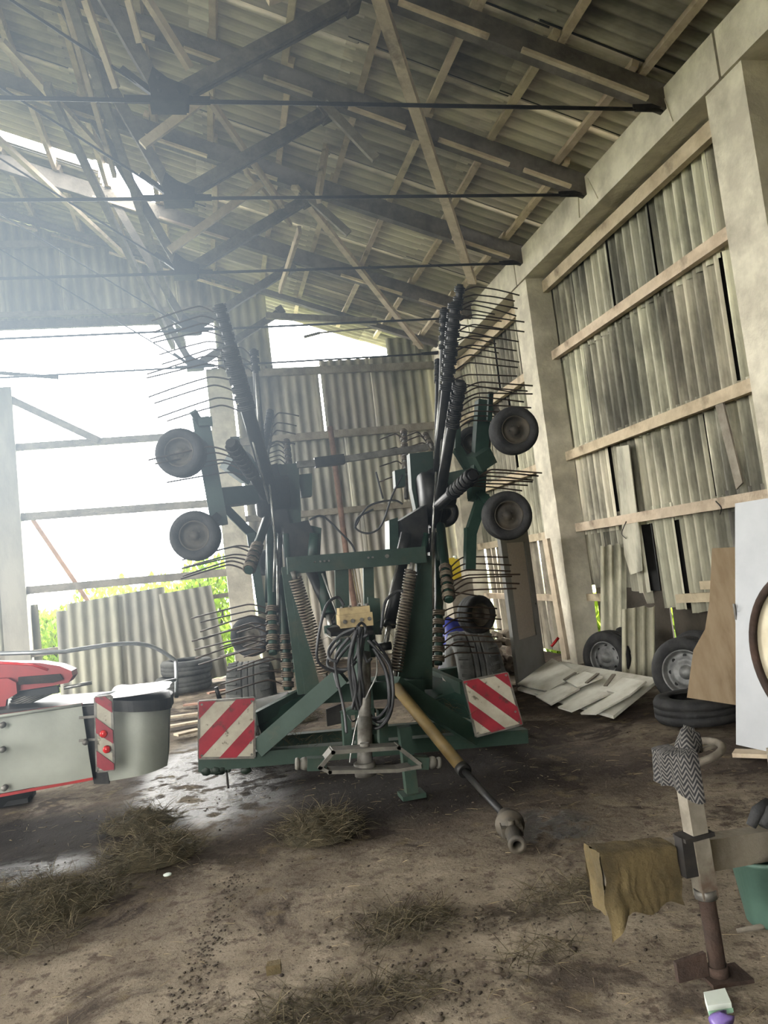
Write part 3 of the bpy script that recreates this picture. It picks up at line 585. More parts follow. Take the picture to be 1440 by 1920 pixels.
# hoses
HS = [[(666, 1178), (640, 1190), (618, 1215), (618, 1235), (632, 1240)], [(645, 1135), (632, 1120), (610, 1140), (595, 1210), (600, 1245), (640, 1260), (668, 1230), (672, 1190)], [(672, 1178), (665, 1200), (660, 1240), (670, 1320), (690, 1355), (715, 1362), (733, 1335), (737, 1290), (728, 1245), (690, 1200)],
      [(676, 1176), (672, 1215), (680, 1290), (688, 1330), (705, 1352), (725, 1345), (730, 1300), (722, 1255), (700, 1215)], [(668, 1180), (655, 1240), (662, 1300), (668, 1330)], [(655, 1195), (630, 1230), (632, 1270), (645, 1330), (650, 1375)], [(690, 1190), (655, 1210), (628, 1250), (634, 1290)],
      [(700, 1200), (730, 1240), (734, 1290), (726, 1325), (708, 1345), (692, 1340), (682, 1325)], [(680, 1180), (676, 1240), (674, 1290), (676, 1325)], [(706, 1230), (706, 1265), (690, 1300), (672, 1345), (660, 1400), (656, 1430)], [(652, 1340), (660, 1352), (668, 1348), (676, 1332)],
      [(715, 1178), (722, 1130), (742, 1110), (756, 1108)], [(670, 1175), (678, 1168), (686, 1180), (680, 1215), (688, 1240), (696, 1235)], [(640, 1200), (620, 1225), (616, 1250), (650, 1255), (668, 1240)], [(730, 1250), (738, 1300), (728, 1345), (706, 1366), (684, 1352), (676, 1330)], [(660, 1330), (668, 1290), (660, 1245)]]
for i, h in enumerate(HS):
    Y = 5.08+.16*rnd.random(); pts = smoothpath([PY(x, y, Y+.04*sin(k*1.3+i)) for k, (x, y) in enumerate(h)], 8)
    part('hydraulic_hose', 'steel' if i in (9,) else 'hose', MB().tube(pts, .0055 if i in (9, 10) else (.010 if i not in (3, 4, 8) else .014), 8))
for h, Y in (([(665, 990), (690, 950), (735, 938), (755, 945)], 6.9), ([(755, 890), (735, 930), (715, 985), (690, 1000), (667, 990), (672, 970), (700, 955)], 6.9), ([(580, 975), (605, 968), (640, 1000), (662, 1025), (668, 1050)], 6.6), ([(705, 885), (718, 935)], 6.9)):
    part('hydraulic_hose', 'hose', MB().tube(smoothpath([PY(x, y, Y) for x, y in h]), .009, 8))
# drive shaft lying in front
pt = part('drive_shaft', 'ochre', MB().cyl(PY(742, 1288, 5.62), PY(866, 1440, 5.02), .042, 20), None, 'yellow guarded drive shaft reaching the floor')
a, b = PY(866, 1440, 5.02), PY(952, 1535, 4.42); d = (b-a).normalized()
mb = MB().cyl(a-d*.02, a+d*.05, .047, 18); mb.cyl(a, b, .024, 14); part('shaft_rod', 'machine_black', mb, pt)
e_ = V((1.462, 4.16, .055)); d2 = (e_-b).normalized(); mb = MB().lathe(b-d*.05, d, [(.03, 0), (.05, .01), (.05, .09), (.035, .1)], 18); mb.lathe(b+d2*.06, d2, [(.07, 0), (.085, .01), (.085, .03), (.06, .04), (.06, .08), (.03, .09)], 20)
_, s_, u_ = frame(d2); mb.bar(b+d2*.1+s_*.045, b+d2*.19+s_*.045, .03, .05); mb.bar(b+d2*.1-s_*.045, b+d2*.19-s_*.045, .03, .05); mb.cyl(b+d2*.16-u_*.06, b+d2*.16+u_*.06, .018, 10); mb.cyl(b+d2*.16-s_*.06, b+d2*.16+s_*.06, .018, 10)
mb.lathe(b+d2*.17, d2, [(.02, 0), (.045, .02), (.042, .15), (.05, .155), (.05, .18), (.025, .18), (.025, .08)], 18); part('shaft_yoke', 'rim_dark', mb, pt)
# rotor gear housings and centre machinery
for nm, m, P, Y, dep in (('rotor_housing', 'green_paint', [(508, 872), (560, 868), (565, 985), (530, 990)], 7.0, .3), ('rotor_housing', 'green_paint', [(768, 850), (812, 846), (812, 985), (786, 985), (772, 916)], 7.0, .12), ('lamp_box', 'green_paint', [(560, 890), (585, 887), (585, 930), (566, 932)], 7.1, .1), ('lamp_box', 'green_paint', [(740, 882), (760, 878), (760, 912), (742, 914)], 6.9, .1),
                         ('gear_case', 'machine_black', [(530, 985), (578, 975), (592, 1010), (590, 1052), (540, 1058)], 6.7, .3), ('gear_case', 'machine_black', [(752, 975), (800, 945), (806, 1035), (762, 1048)], 6.7, .3), ('gear_case', 'green_dark', [(730, 975), (746, 970), (748, 1036), (731, 1036)], 6.8, .2), ('gear_case', 'green_dark', [(582, 985), (603, 990), (600, 1045), (584, 1050)], 6.8, .2),
                         ('bracket', 'machine_black', [(480, 880), (520, 868), (545, 990), (508, 1000)], 6.9, .15), ('bracket', 'machine_black', [(806, 880), (832, 872), (838, 985), (808, 1000)], 6.9, .15)):
    pts = [PY(x, y, Y) for x, y in P]; part(nm, m, MB().prism(pts[::-1], (0, dep, 0)))
for P in ([(556, 872), (596, 868)], [(640, 862), (802, 838)]): part('link_rod', 'grimy_steel', MB().bar(PY(*P[0], 7.0), PY(*P[1], 7.0), .05, .06))
part('link_joint', 'machine_black', MB().bar(PY(590, 868, 7.0), PY(645, 861, 7.0), .08, .09))
for a, b, r, Y, m in (((508, 985), (505, 1130), .04, 6.75, 'green_dark'), ((525, 1000), (520, 1215), .022, 6.8, 'steel'), ((536, 1000), (548, 1190), .025, 6.7, 'green_paint'), ((520, 985), (532, 1210), .03, 7., 'green_dark'), ((815, 985), (800, 1250), .018, 6.8, 'steel'), ((808, 990), (812, 1240), .022, 6.9, 'steel'), ((826, 985), (822, 1145), .034, 6.7, 'green_paint'), ((800, 1000), (778, 1120), .03, 6.6, 'green_dark'),
                      ((762, 1000), (748, 1060), .05, 6.5, 'machine_black'), ((590, 1000), (585, 1058), .045, 6.5, 'green_dark'), ((658, 1060), (672, 1130), .006, 6.3, 'straw'), ((664, 1060), (676, 1130), .005, 6.3, 'straw')):
    part('support_tube', m, MB().cyl(PY(*a, Y), PY(*b, Y), r, 12))

# wheels
def wheel(c, ax, R, W, parent, name='wheel', rimr=.55, m='rubber', rm='rim_dark', n=36, tread=True, label=None, lugs=True, gd=.965):
    c = V(c); ax = V(ax).normalized(); h = W/2; rr = R*rimr
    pr = [(rr, -h*.72), (rr*1.06, -h*.86), (R*.80, -h), (R*.93, -h*.93), (R*.985, -h*.72), (R, -h*.45)]
    if tread: pr += [(R, -h*.33), (R, -h*.30), (R*gd, -h*.29), (R*gd, -h*.23), (R, -h*.22), (R, -h*.19), (R, -h*.05), (R, -h*.03), (R*gd, -h*.02), (R*gd, h*.02), (R, h*.03), (R, h*.05), (R, h*.19), (R, h*.22), (R*gd, h*.23), (R*gd, h*.29), (R, h*.30), (R, h*.33)]
    pr += [(R, h*.45), (R*.985, h*.72), (R*.93, h*.93), (R*.80, h), (rr*1.06, h*.86), (rr, h*.72)]
    mb = MB().lathe(c, ax, pr, n)
    if tread and lugs:
        d, s, u = frame(ax)
        for k in range(30):
            a = 2*pi*k/30; e = s*cos(a)+u*sin(a); t = -s*sin(a)+u*cos(a)
            for sg in (-1, 1): mb.bar(c+d*sg*h*.5+e*(R+.002), c+d*sg*h*.9+e*(R*.975)+t*.02, .028, .02, e)
    t = mb.build(name, m, parent)
    mb = MB()
    for sg in (-1, 1):
        mb.lathe(c, ax*sg, [(rr*1.04, h*.80), (rr*1.0, h*.84), (rr*.93, h*.74), (rr*.86, h*.30), (rr*.62, h*.26), (rr*.45, h*.40), (rr*.30, h*.42), (rr*.28, h*.60), (.0, h*.62)], n)
        d, s, u = frame(ax*sg)
        for k in range(5): e = s*cos(2*pi*k/5)+u*sin(2*pi*k/5); mb.cyl(c+d*h*.36+e*rr*.40, c+d*h*.50+e*rr*.40, rr*.05, 6)
    mb.build('rim', rm, t)
    if label: t['label'] = label
    return t
def tyre_r(px, pxr, Y): return pxr/ppm(PY(px[0], px[1], Y))
for px, r, Y, ax, W, lab in (((963, 808), 45, 5.95, (.10, 1, .03), .17, None), ((950, 967), 46, 5.9, (.10, 1, .03), .17, None), ((340, 850), 46, 6.0, (.25, 1, 0), .17, None), ((367, 1005), 47, 5.95, (.15, 1, 0), .17, None),
                             ((888, 832), 32, 7.4, (.45, 1, 0), .17, None), ((833, 962), 27, 7.6, (.3, 1, 0), .17, None), ((496, 1055), 24, 7.6, (-.6, 1, 0), .17, None), ((472, 1192), 38, 7.4, (.4, 1, 0), .17, None), ((893, 1152), 36, 7.5, (-.35, 1, 0), .19, None), ((450, 870), 26, 7.6, (.3, 1, 0), .17, None)):
    c = PY(*px, Y); wheel(c, ax, r/ppm(c), W, rake, rimr=.58, lugs=False)
for px, lab in (((470, 1270), 'dusty wide transport tyre behind the left warning panel'), ((884, 1232), 'dusty wide transport tyre behind the right warning panel')):
    c = PY(*px, 8.1); R_ = .43; c.z = R_; wheel(c, (1, -.12, 0), R_, .46, rake, 'transport_wheel', m='rubber_dusty', label=lab, gd=.982)
c = PY(470, 1270, 8.1); d_ = PY(884, 1232, 8.1); part('axle', 'green_dark', MB().bar((c.x, 8.1, .43), (d_.x, 8.1, .43), .12, .12).bar((1.35, 8.1, .45), (1.25, 6.2, .7), .14, .14))
# wheel carriers
def carrier(name, segs, m='green_dark'):
    mb = MB()
    for a, ya, b, yb, w in segs: mb.bar(PY(*a, ya), PY(*b, yb), w, w*.9, (0, 1, 0))
    return part(name, m, mb)
carrier('wheel_carrier', [((906, 752), 6.35, (893, 940), 6.35, .12), ((896, 758), 6.35, (922, 758), 6.3, .05), ((920, 735), 6.1, (917, 790), 6.2, .04), ((906, 925), 6.3, (882, 1000), 6.3, .09), ((882, 990), 6.3, (880, 1068), 6.3, .09)])
carrier('wheel_carrier', [((376, 785), 6.4, (412, 985), 6.4, .135), ((362, 772), 6.3, (384, 808), 6.4, .06), ((372, 792), 6.3, (398, 790), 6.3, .07)])
carrier('carrier_arm', [((826, 905), 6.9, (900, 890), 6.4, .13), ((888, 935), 6.5, (884, 880), 6.5, .09), ((884, 885), 6.5, (857, 842), 6.6, .08), ((857, 845), 6.6, (858, 800), 6.6, .05), ((892, 860), 6.4, (912, 862), 6.2, .16)], 'green_paint')
carrier('carrier_arm', [((405, 935), 6.4, (500, 925), 6.9, .15), ((420, 950), 6.5, (482, 1012), 6.8, .07), ((470, 1000), 6.7, (492, 1150), 6.7, .07), ((430, 860), 6.7, (470, 890), 6.8, .2), ((440, 820), 6.8, (445, 870), 6.8, .08)], 'green_dark')
carrier('wheel_fork', [((925, 765), 6.2, (960, 806), 6.02, .05)], 'grimy_steel'); carrier('wheel_fork', [((898, 925), 6.3, (948, 965), 6.0, .06)], 'green_dark')
carrier('wheel_fork', [((385, 835), 6.3, (345, 850), 6.1, .06), ], 'machine_black'); carrier('wheel_fork', [((408, 968), 6.3, (370, 1003), 6.05, .06)], 'machine_black')
for px, Y in (((820, 925), 6.85), ((512, 925), 6.9)):
    c = PY(*px, Y); part('rotor_hub', 'machine_black', MB().lathe(c-V((.16, 0, 0)), (1, 0, 0), [(0, 0), (.19, 0), (.21, .03), (.21, .10), (.15, .13), (.15, .30), (.0, .32)], 24))

# rotor arms with their tine coils and tines
def rotor_arm(tip, root, yt, yr, r, seg, n, L, side, droop=None, m='machine_black', rise=.06, coil_r=1.36, first=0., cm='grimy_steel', yw=.12):
    A, B = PY(*tip, yt), PY(*root, yr); ax = (B-A); Lg = ax.length; ax /= Lg
    arm = part('rotor_arm', m, MB().tube([A, A+ax*Lg*.03, B], [r*.96, r, r*1.15], 14))
    s0, s1 = [s*Lg for s in seg]
    if coil_r:
        mb = MB(); k = max(2, int((s1-s0)/.075))
        for i in range(k):
            a = A+ax*(s0+(s1-s0)*i/k); b = A+ax*(s0+(s1-s0)*(i+.62)/k); mb.coil(a, b, r*coil_r, .009, 3, 5, 8)
        mb.build('tine_coil', cm, arm)
    o = V((side, 0, 0)); o = (o - ax*o.dot(ax)).normalized(); o.y *= .3; o.normalize()
    if droop is not None: o = V((side, -.05, -droop)).normalized()
    for i in range(n):
        f = (i+.5)/n; p = A+ax*(s0+(s1-s0)*(first+(1-first)*f)); Lk = L*rnd.uniform(.9, 1.06); q = rnd.uniform(-.03, .03); up = V((0, 0, rise*rnd.uniform(.6, 1.3)))
        oo = (o+V((0, yw*rnd.uniform(-1, 1), rnd.uniform(-.05, .05)))).normalized(); st = p+o*r*1.3-up*.15
        pts = smoothpath([st, st+oo*Lk*.10+up*.55, st+oo*Lk*.22+up*1.0, st+oo*Lk*.34+up*1.02, st+oo*Lk*.62+up*.85, st+oo*Lk+up*.55+V((0, q, 0))], 3)
        MB().tube(pts, .0068, 5).build('tine', 'tine_steel', arm)
RA = [((863, 533), (822, 880), 6.35, 6.9, .030, (.01, .12), 3, .56, 1), ((854, 566), (820, 900), 6.2, 6.8, .044, (.01, .50), 9, .60, 1), ((833, 577), (823, 900), 6.7, 6.95, .028, (.01, .26), 6, .52, 1), ((821, 674), (818, 900), 7.5, 7.0, .022, (.01, .22), 0, .5, 1),
      ((863, 714), (815, 985), 5.95, 6.75, .042, (.02, .32), 8, .60, 1), ((887, 890), (822, 948), 5.75, 6.6, .042, (.02, .60), 6, .56, 1, .10), ((842, 1126), (826, 985), 6.05, 6.7, .036, (.02, .46), 7, .58, 1, .06), ((822, 1246), (824, 1000), 6.4, 6.8, .036, (.02, .42), 7, .52, 1, .08), ((806, 1256), (808, 1000), 7.0, 7.0, .025, (.02, .62), 3, .4, 1, .1)]
LA = [((410, 570), (505, 905), 6.3, 6.8, .040, (.01, .26), 6, .56, -1), ((428, 650), (512, 930), 6.15, 6.7, .054, (.02, .42), 6, .62, -1), ((476, 656), (492, 850), 7.2, 7.0, .028, (.01, .24), 3, .36, -1), ((507, 770), (488, 880), 7.6, 7.2, .022, (.01, .7), 0, .4, -1),
      ((432, 830), (500, 930), 5.85, 6.7, .040, (.05, .60), 5, .60, -1, .10), ((466, 1070), (500, 975), 5.95, 6.6, .034, (.02, .5), 6, .52, -1, .10), ((512, 1226), (507, 1000), 6.3, 6.8, .036, (.02, .40), 8, .58, -1, .09), ((540, 1294), (532, 1080), 6.6, 6.8, .034, (.02, .5), 5, .50, -1, .08), ((554, 1260), (548, 1040), 6.9, 6.9, .028, (.02, .45), 4, .45, -1, .08)]
for a in RA+LA:
    low = a[0][1] > 1000
    rotor_arm(*a, cm='spring_steel' if low else 'machine_black', m='green_dark' if low else 'machine_black')
# rear arms seen end on between the housings
for tip, root, Y, n, s in (((797, 815), (812, 842), 7.9, 3, -1), ((757, 805), (762, 935), 7.6, 4, -1), ((537, 825), (545, 900), 7.8, 6, -1), ((508, 775), (500, 860), 7.9, 4, 1)):
    rotor_arm(tip, root, Y, Y-.3, .02, (.02, .8), n, .26, s, .1, m='grimy_steel', cm='spring_steel', coil_r=1.5)
for xs, Y in ((800, 7.2), (806, 7.25), (548, 7.1)):     # bundled tines hanging close to the arms
    mb = MB()
    for k in range(12): mb.tube([PY(xs-6+rnd.uniform(-5, 5), 1005+k*9, Y), PY(xs+rnd.uniform(-6, 6), 1060+k*13, Y+.1)], .006, 5)
    part('folded_tines', 'spring_steel', mb)

for a, b, Y, r in (((838, 620), (826, 870), 6.62, .012), ((847, 730), (822, 905), 6.5, .012), ((829, 690), (815, 860), 6.75, .014), ((818, 885), (808, 1045), 6.6, .011), ((812, 1010), (806, 1200), 6.6, .010), ((840, 600), (816, 880), 7.2, .03), ((438, 690), (505, 945), 6.45, .010), ((481, 700), (487, 830), 6.9, .016), ((500, 860), (521, 1060), 6.6, .010), ((516, 1010), (513, 1110), 6.4, .010), ((452, 690), (516, 930), 7.2, .03), ((604, 1075), (650, 1200), 6.1, .008), ((745, 1060), (712, 1190), 6.1, .010)):
    part('arm_rod', 'steel' if r < .02 else 'machine_black', MB().cyl(PY(*a, Y), PY(*b, Y), r, 8))
for px, y, n in ((520, 1375, 160), (600, 1392, 120), (870, 1370, 90), (680, 1175, 60), (820, 1325, 80)):
    mb = MB(); c = PY(px, y, 6.15)
    for k in range(n): mb.tint = tn(.6, 1.4); mb.blade(c+V((rnd.gauss(0, .12), rnd.gauss(0, .10), rnd.gauss(0, .035))), (rnd.uniform(-1, 1), rnd.uniform(-1, 1), rnd.uniform(-.8, .4)), rnd.uniform(.04, .16), .003, .05)
    o = part('caught_hay', 'hay', mb); o['kind'] = 'stuff'

# ================================================================ THE DISC MOWER ON THE LEFT
mower = empty('mower', (-1.0, 6.6, 0)); tag(mower, 'mower with red arm, pale grey curtains and striped marker strip at the left edge', 'mower')
def soft(mb, c00, c10, c01, c11, amp, seed, nu=14, nv=14):
    c00, c10, c01, c11 = [V(c) for c in (c00, c10, c01, c11)]; n = (c10-c00).cross(c01-c00).normalized()
    mb.grid(lambda a, b: (c00*(1-a)+c10*a)*(1-b) + (c01*(1-a)+c11*a)*b + n*amp*noise.noise(V((a*2.5+seed, b*2.5, seed))), nu, nv)
my = 6.25
mb = MB(); TL, TR, BL, BR_ = PY(-60, 1352, my), PY(153, 1321, my+.05), PY(-60, 1500, my), PY(174, 1457, my+.05)
soft(mb, BL, BR_, TL, TR, .05, 1.3); mb.tube([TL, TR], .012, 8); part('side_curtain', 'tarp', mb, mower, 'pale grey front curtain with a crease')
mb = MB()
for px, y in ((4, 1360), (4, 1406), (8, 1478), (160, 1392)): a = PY(px, y, my-.04); mb.lathe(a, (0, -1, 0), [(.022, -.03), (.022, .005), (.016, .012), (0, .014)], 12)
part('curtain_washer', 'grimy_steel', mb, mower)
part('hem_strip', 'red_paint', MB().bar(BL-V((0, .0, .01)), BR_-V((0, 0, .01)), .02, .02), mower)
part('top_strip', 'red_paint', MB().bar(TL+V((0, .03, .0)), TR+V((0, .03, .0)), .04, .02), mower)
mb = MB(); mb.prism([PY(150, 1325, 6.36), PY(182, 1322, 6.36), PY(205, 1470, 6.36), PY(176, 1470, 6.36)], (0, .05, 0)); part('end_gap_plate', 'machine_black', mb, mower)
for y in (1346, 1389): part('curtain_strap', 'grimy_steel', MB().bar(PY(148, y, 6.27), PY(182, y-3, 6.27), .01, .018), mower)
c0, c1 = PY(205, 1398, 6.42), PY(320, 1390, 6.30)      # rounded end curtain
def endc(a, b):
    tb = PY(207+108*a, 1332-12*a, 6.34).lerp(PY(207+108*a, 1332-12*a, 6.34), 0); bb = PY(199+112*a, 1467-22*a, 6.34)
    p = bb.lerp(tb, b); p.y += .18*(2*a-1)**2*(1 if a > .5 else .2)+.012*noise.noise(V((a*3, b*3, 2))); return p
mb = MB(); mb.grid(endc, 18, 10); part('end_curtain', 'tarp', mb, mower)
def endr(a, b): p = endc(1, b); q = p+V((-.02, .6, 0)); return p.lerp(q, a)
part('end_curtain', 'tarp', MB().grid(endr, 6, 6), mower)
rim = [PY(207, 1331, 6.28), PY(250, 1333, 6.24), PY(300, 1330, 6.28), PY(319, 1326, 6.42), PY(322, 1322, 6.6), PY(318, 1310, 6.95), PY(230, 1300, 7.0), PY(208, 1318, 6.6)]
rim = smoothpath(rim+[rim[0]], 5)[:-1]; mb = MB()
mb.prism([p+V((0, 0, .075)) for p in rim], (0, 0, -.085)); part('end_frame', 'machine_black', mb, mower)
def cap(a, b):
    th = 2*pi*a; c = PY(265, 1318, 6.6); k = rim; n_ = len(k); f = a*n_; i = int(f) % n_; p = k[i].lerp(k[(i+1) % n_], f-int(f)); q = c.lerp(p, b); return V((q.x, q.y, rim[0].z+.085+.03*(1-b*b)+.018*noise.noise(V((q.x*9, q.y*5, 0)))*(1-b)))
part('end_cover', 'tarp_white', MB().grid(cap, 40, 6), mower, 'white sagging cover over the mower end')
ws = warning_panel([PY(178, 1308, 6.14), PY(209, 1305, 6.14), PY(214, 1443, 6.14), PY(182, 1447, 6.14)], False, [], mower, 'marker_strip'); ws['label'] = 'narrow red and white striped marker strip'
tl, tr, br, bl = [PY(*q, 6.125) for q in ((178, 1308), (209, 1305), (214, 1443), (182, 1447))]
def uv4(u, v): return (tl*(1-u)+tr*u)*(1-v)+(bl*(1-u)+br*u)*v
mb = MB()
for v0, v1 in ((-.12, .06), (.27, .48), (.72, .93)):
    P = clip(clip(clip([(0, v0), (1, v0+.20), (1, v1+.17), (0, v1)], (0, 1), 0), (0, -1), -1), (1, 0), 0)
    mb.prism([uv4(*p) for p in P], (0, .004, 0))
mb.build('marker_stripe', 'plate_red', ws)
for (x, y), m in (((194, 1376), 'red_lens'), ((200, 1405), 'red_lens')):
    a = PY(x, y, 6.12); part('reflector', m, MB().lathe(a, (0, -1, 0), [(.027, -.01), (.027, .008), (.018, .016), (0, .018)], 18), mower)
mb = MB(); P = [(-40, 1243), (75, 1243), (112, 1249), (134, 1258), (136, 1268), (128, 1280), (98, 1286), (30, 1296), (-40, 1302)]
mb.prism([PY(x, y, 6.7) for x, y in P][::-1], (0, .24, 0)); part('mower_arm', 'red_paint', mb, mower, 'glossy red mower arm')
part('arm_cover', 'red_paint', MB().prism([PY(x, y, 6.62) for x, y in [(-40, 1275), (15, 1272), (30, 1280), (32, 1300), (12, 1312), (8, 1338), (-40, 1345)]][::-1], (0, .06, 0)), mower)
mb = MB(); mb.prism([PY(x, y, 6.66) for x, y in [(34, 1270), (112, 1264), (118, 1274), (100, 1280), (34, 1284)]][::-1], (0, .03, 0)); part('arm_recess', 'rust', mb, mower)
part('arm_highlight', 'red_lens', MB().tube([PY(-30, 1241, 6.7), PY(60, 1246, 6.7), PY(90, 1256, 6.7)], .012, 6), mower)  # brighter red tube stands in for the gleam along the arm top
mb = MB()
for k in range(7): mb.tube([PY(12+k*2, 1336-k*5, 6.65+k*.02), PY(100, 1298-k*3, 6.8+k*.02)], .012, 6)
part('roller_bar', 'grimy_steel', mb, mower); part('frame_bar', 'steel', MB().cyl(PY(120, 1290, 6.7), PY(172, 1280, 6.7), .014), mower); part('frame_bar', 'machine_black', MB().bar(PY(30, 1304, 6.8), PY(110, 1292, 6.8), .06, .06), mower)
part('mower_deck', 'machine_black', MB().bar(PY(-40, 1330, 6.75), PY(200, 1312, 6.75), .7, .05), mower)
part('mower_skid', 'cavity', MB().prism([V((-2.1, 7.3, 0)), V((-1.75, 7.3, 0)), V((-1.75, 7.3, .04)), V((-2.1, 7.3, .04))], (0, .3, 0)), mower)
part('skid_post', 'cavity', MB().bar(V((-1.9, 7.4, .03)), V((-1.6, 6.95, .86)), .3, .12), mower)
fr = [PY(180, 1308, 6.5), PY(328, 1274, 7.1), PY(331, 1274, 7.1), PY(331, 1308, 7.1)]
part('guard_tube', 'galvanised', MB().tube([PY(-20, 1226, 6.4)]+smoothpath([PY(120, 1222, 6.6), PY(215, 1208, 6.8), PY(278, 1210, 7.0), PY(324, 1235, 7.1), PY(330, 1250, 7.1), PY(331, 1308, 7.1)], 6), .017, 10), mower)
part('guard_tube', 'galvanised', MB().tube([PY(180, 1307, 6.5), PY(330, 1274, 7.1)], .015, 10), mower)

# ================================================================ LOOSE TYRES
def loose_tyre(c, ax, R, W, label, rim=False, group=None, dusty=False, inner=.6):
    e = empty('tyre', (c[0], c[1], 0)); tag(e, label, 'tyre', group); c = V(c); ax = V(ax).normalized(); h = W/2; rr = R*inner
    pr = [(rr, -h*.8), (rr*1.04, -h*.95), (R*.80, -h), (R*.94, -h*.92), (R, -h*.6), (R, -h*.30), (R*.97, -h*.28), (R*.97, -h*.22), (R, -h*.2), (R, h*.2), (R*.97, h*.22), (R*.97, h*.28), (R, h*.30), (R, h*.6), (R*.94, h*.92), (R*.80, h), (rr*1.04, h*.95), (rr, h*.8), (R*.90, h*.5), (R*.93, 0), (R*.90, -h*.5), (rr, -h*.8)]
    MB().lathe(c, ax, pr, 48).build('casing', 'rubber_dusty' if dusty else 'rubber', e)
    if rim:
        mb = MB(); mb.lathe(c, ax, [(rr*1.03, h*.92), (rr*1.0, h*.98), (rr*.95, h*.80), (rr*.90, h*.35), (rr*.80, h*.30), (rr*.62, h*.55), (rr*.50, h*.62), (rr*.36, h*.45), (rr*.30, h*.5), (rr*.26, h*.85), (0, h*.87)], 40); mb.lathe(c, ax, [(rr*1.03, -h*.9), (rr*.9, -h*.7), (0, -h*.6)], 30)
        mb.build('rim', 'rim_grey', e); d, s, u = frame(ax); mb = MB()
        for k in range(8): t = 2*pi*k/8; q = c+(s*cos(t)+u*sin(t))*rr*.74; mb.cyl(q+d*h*.30, q+d*h*.42, rr*.085, 10)
        mb.build('rim_holes', 'cavity', e)
    return e
p = PZ(341, 1302, 0); q = p+V((.02, .55, 0))
loose_tyre((q.x, q.y, .13), (0, 0, 1), .47, .26, 'worn tyre lying on the floor under another tyre by the gable opening', group='tyres stacked by the gable opening', inner=.62, dusty=True)
loose_tyre((q.x+.07, q.y, .39), (.03, -.02, 1), .43, .25, 'worn tyre on top of another tyre by the gable opening', group='tyres stacked by the gable opening', inner=.62, dusty=True)
loose_tyre((4.25, 6.62, .33), (-.80, -.60, .06), .33, .22, 'black wheel with grey steel rim leaning by the plywood board', True, inner=.63)
loose_tyre((4.78, 7.22, .31), (-.8, -.5, .15), .31, .22, 'bare tyre standing half hidden behind the rimmed wheel', inner=.6)
loose_tyre((4.35, 8.32, .31), (-.88, -.48, .05), .31, .22, 'smaller wheel with grey rim behind the pile of white boards', True, inner=.60)
loose_tyre((4.80, 8.75, .29), (-.75, .3, .1), .29, .2, 'bare tyre next to the smaller rimmed wheel at the wall', inner=.6)
p = PZ(1340, 1366, 0); loose_tyre((p.x+.10, p.y+.36, .11), (0, 0, 1), .36, .22, 'tyre lying flat on the floor under the plywood board', inner=.6)

# ================================================================ BOARDS AND SHEETS AT THE RIGHT WALL
mb = MB(); P = [(1288, 1308), (1293, 1270), (1300, 1220), (1322, 1180), (1330, 1130), (1335, 1028), (1378, 1026), (1380, 1322)]
def lean(px, py): z = (1322-py)/300.; d = ray(px, py); t = (5.62+.24*z*1.0); return PY(px, py, t)
mb.prism([lean(*q) for q in P][::-1], (.008, .012, 0)); tag(mb.build('plywood_board', 'plywood'), 'tan plywood board with a curved torn edge leaning beside the white door', 'board')
door = empty('loose_door', PZ(1380, 1398, 0)); tag(door, 'white door leaf leaning upright at the right edge', 'door leaf')
bl = PZ(1380, 1396, .03); tl = PY(1378, 944, bl.y+.15); br = PZ(1470, 1416, .03); tr = br+(tl-bl)
n = (br-bl).cross(tl-bl).normalized(); n = -n if n.y < 0 else n
part('door_leaf', 'door_white', MB().prism([bl, br, tr, tl], n*.04), door)
a = bl.lerp(tl, .53)+(br-bl).normalized()*.006; part('latch_plate', 'grimy_steel', MB().box(a-n*.002+V((-.004, 0, 0)), (.012, .02, .14)), door)
tag(MB().bar(PZ(1376, 1412, .015), PZ(1470, 1420, .015)+V((.1, 0, 0)), .13, .03).build('plank', 'wood_pale'), 'short pale plank on the floor at the foot of the white door', 'plank')
# two corrugated offcuts leaning on the wall
def offcut(px0, px1, ytop, ybot, Yb, label, rag):
    p = PY(px0, ybot, Yb); q = PY(px1, ybot, Yb); t = PY(px0, ytop, Yb+.10); u = (q-p); u.z = 0; w = u.length; vdir = (t-p); mb = MB(); mb.tint = (1.1, 1.1, 1.05)
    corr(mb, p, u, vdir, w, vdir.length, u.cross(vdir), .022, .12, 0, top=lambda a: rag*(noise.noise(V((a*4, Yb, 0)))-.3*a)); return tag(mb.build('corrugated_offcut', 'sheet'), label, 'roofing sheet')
offcut(1126, 1176, 1024, 1245, 9.05, 'tall narrow corrugated offcut leaning on the wall beside the column', .10)
offcut(1166, 1230, 1142, 1282, 8.0, 'short corrugated offcut standing behind the white boards', .03)
tag(MB().prism([PY(*q, 8.85) for q in ((1203, 1060), (1212, 1048), (1226, 1052), (1231, 1078), (1236, 1130), (1214, 1132), (1206, 1110))][::-1], (0, .01, 0)).build('sheet_fragment', 'sheet'), 'grey broken sheet fragment hanging in a hole of the right wall', 'sheet fragment')
tag(MB().prism([PX(*q, 5.12) for q in ((1157, 838), (1180, 834), (1200, 1000), (1205, 1070), (1184, 1078), (1172, 1040))], (-.012, 0, 0)).build('sheet_fragment', 'sheet'), 'long flat strip nailed over the corrugated sheets of the right wall', 'sheet fragment')
for P, X, lab in (([(1337, 745), (1352, 742), (1392, 905), (1380, 918)], 5.1, 'thin slanting board on the upper right wall'), ):
    tag(MB().prism([PX(*q, X) for q in P], (.02, 0, 0)).build('board', 'wood_grey'), lab, 'board')
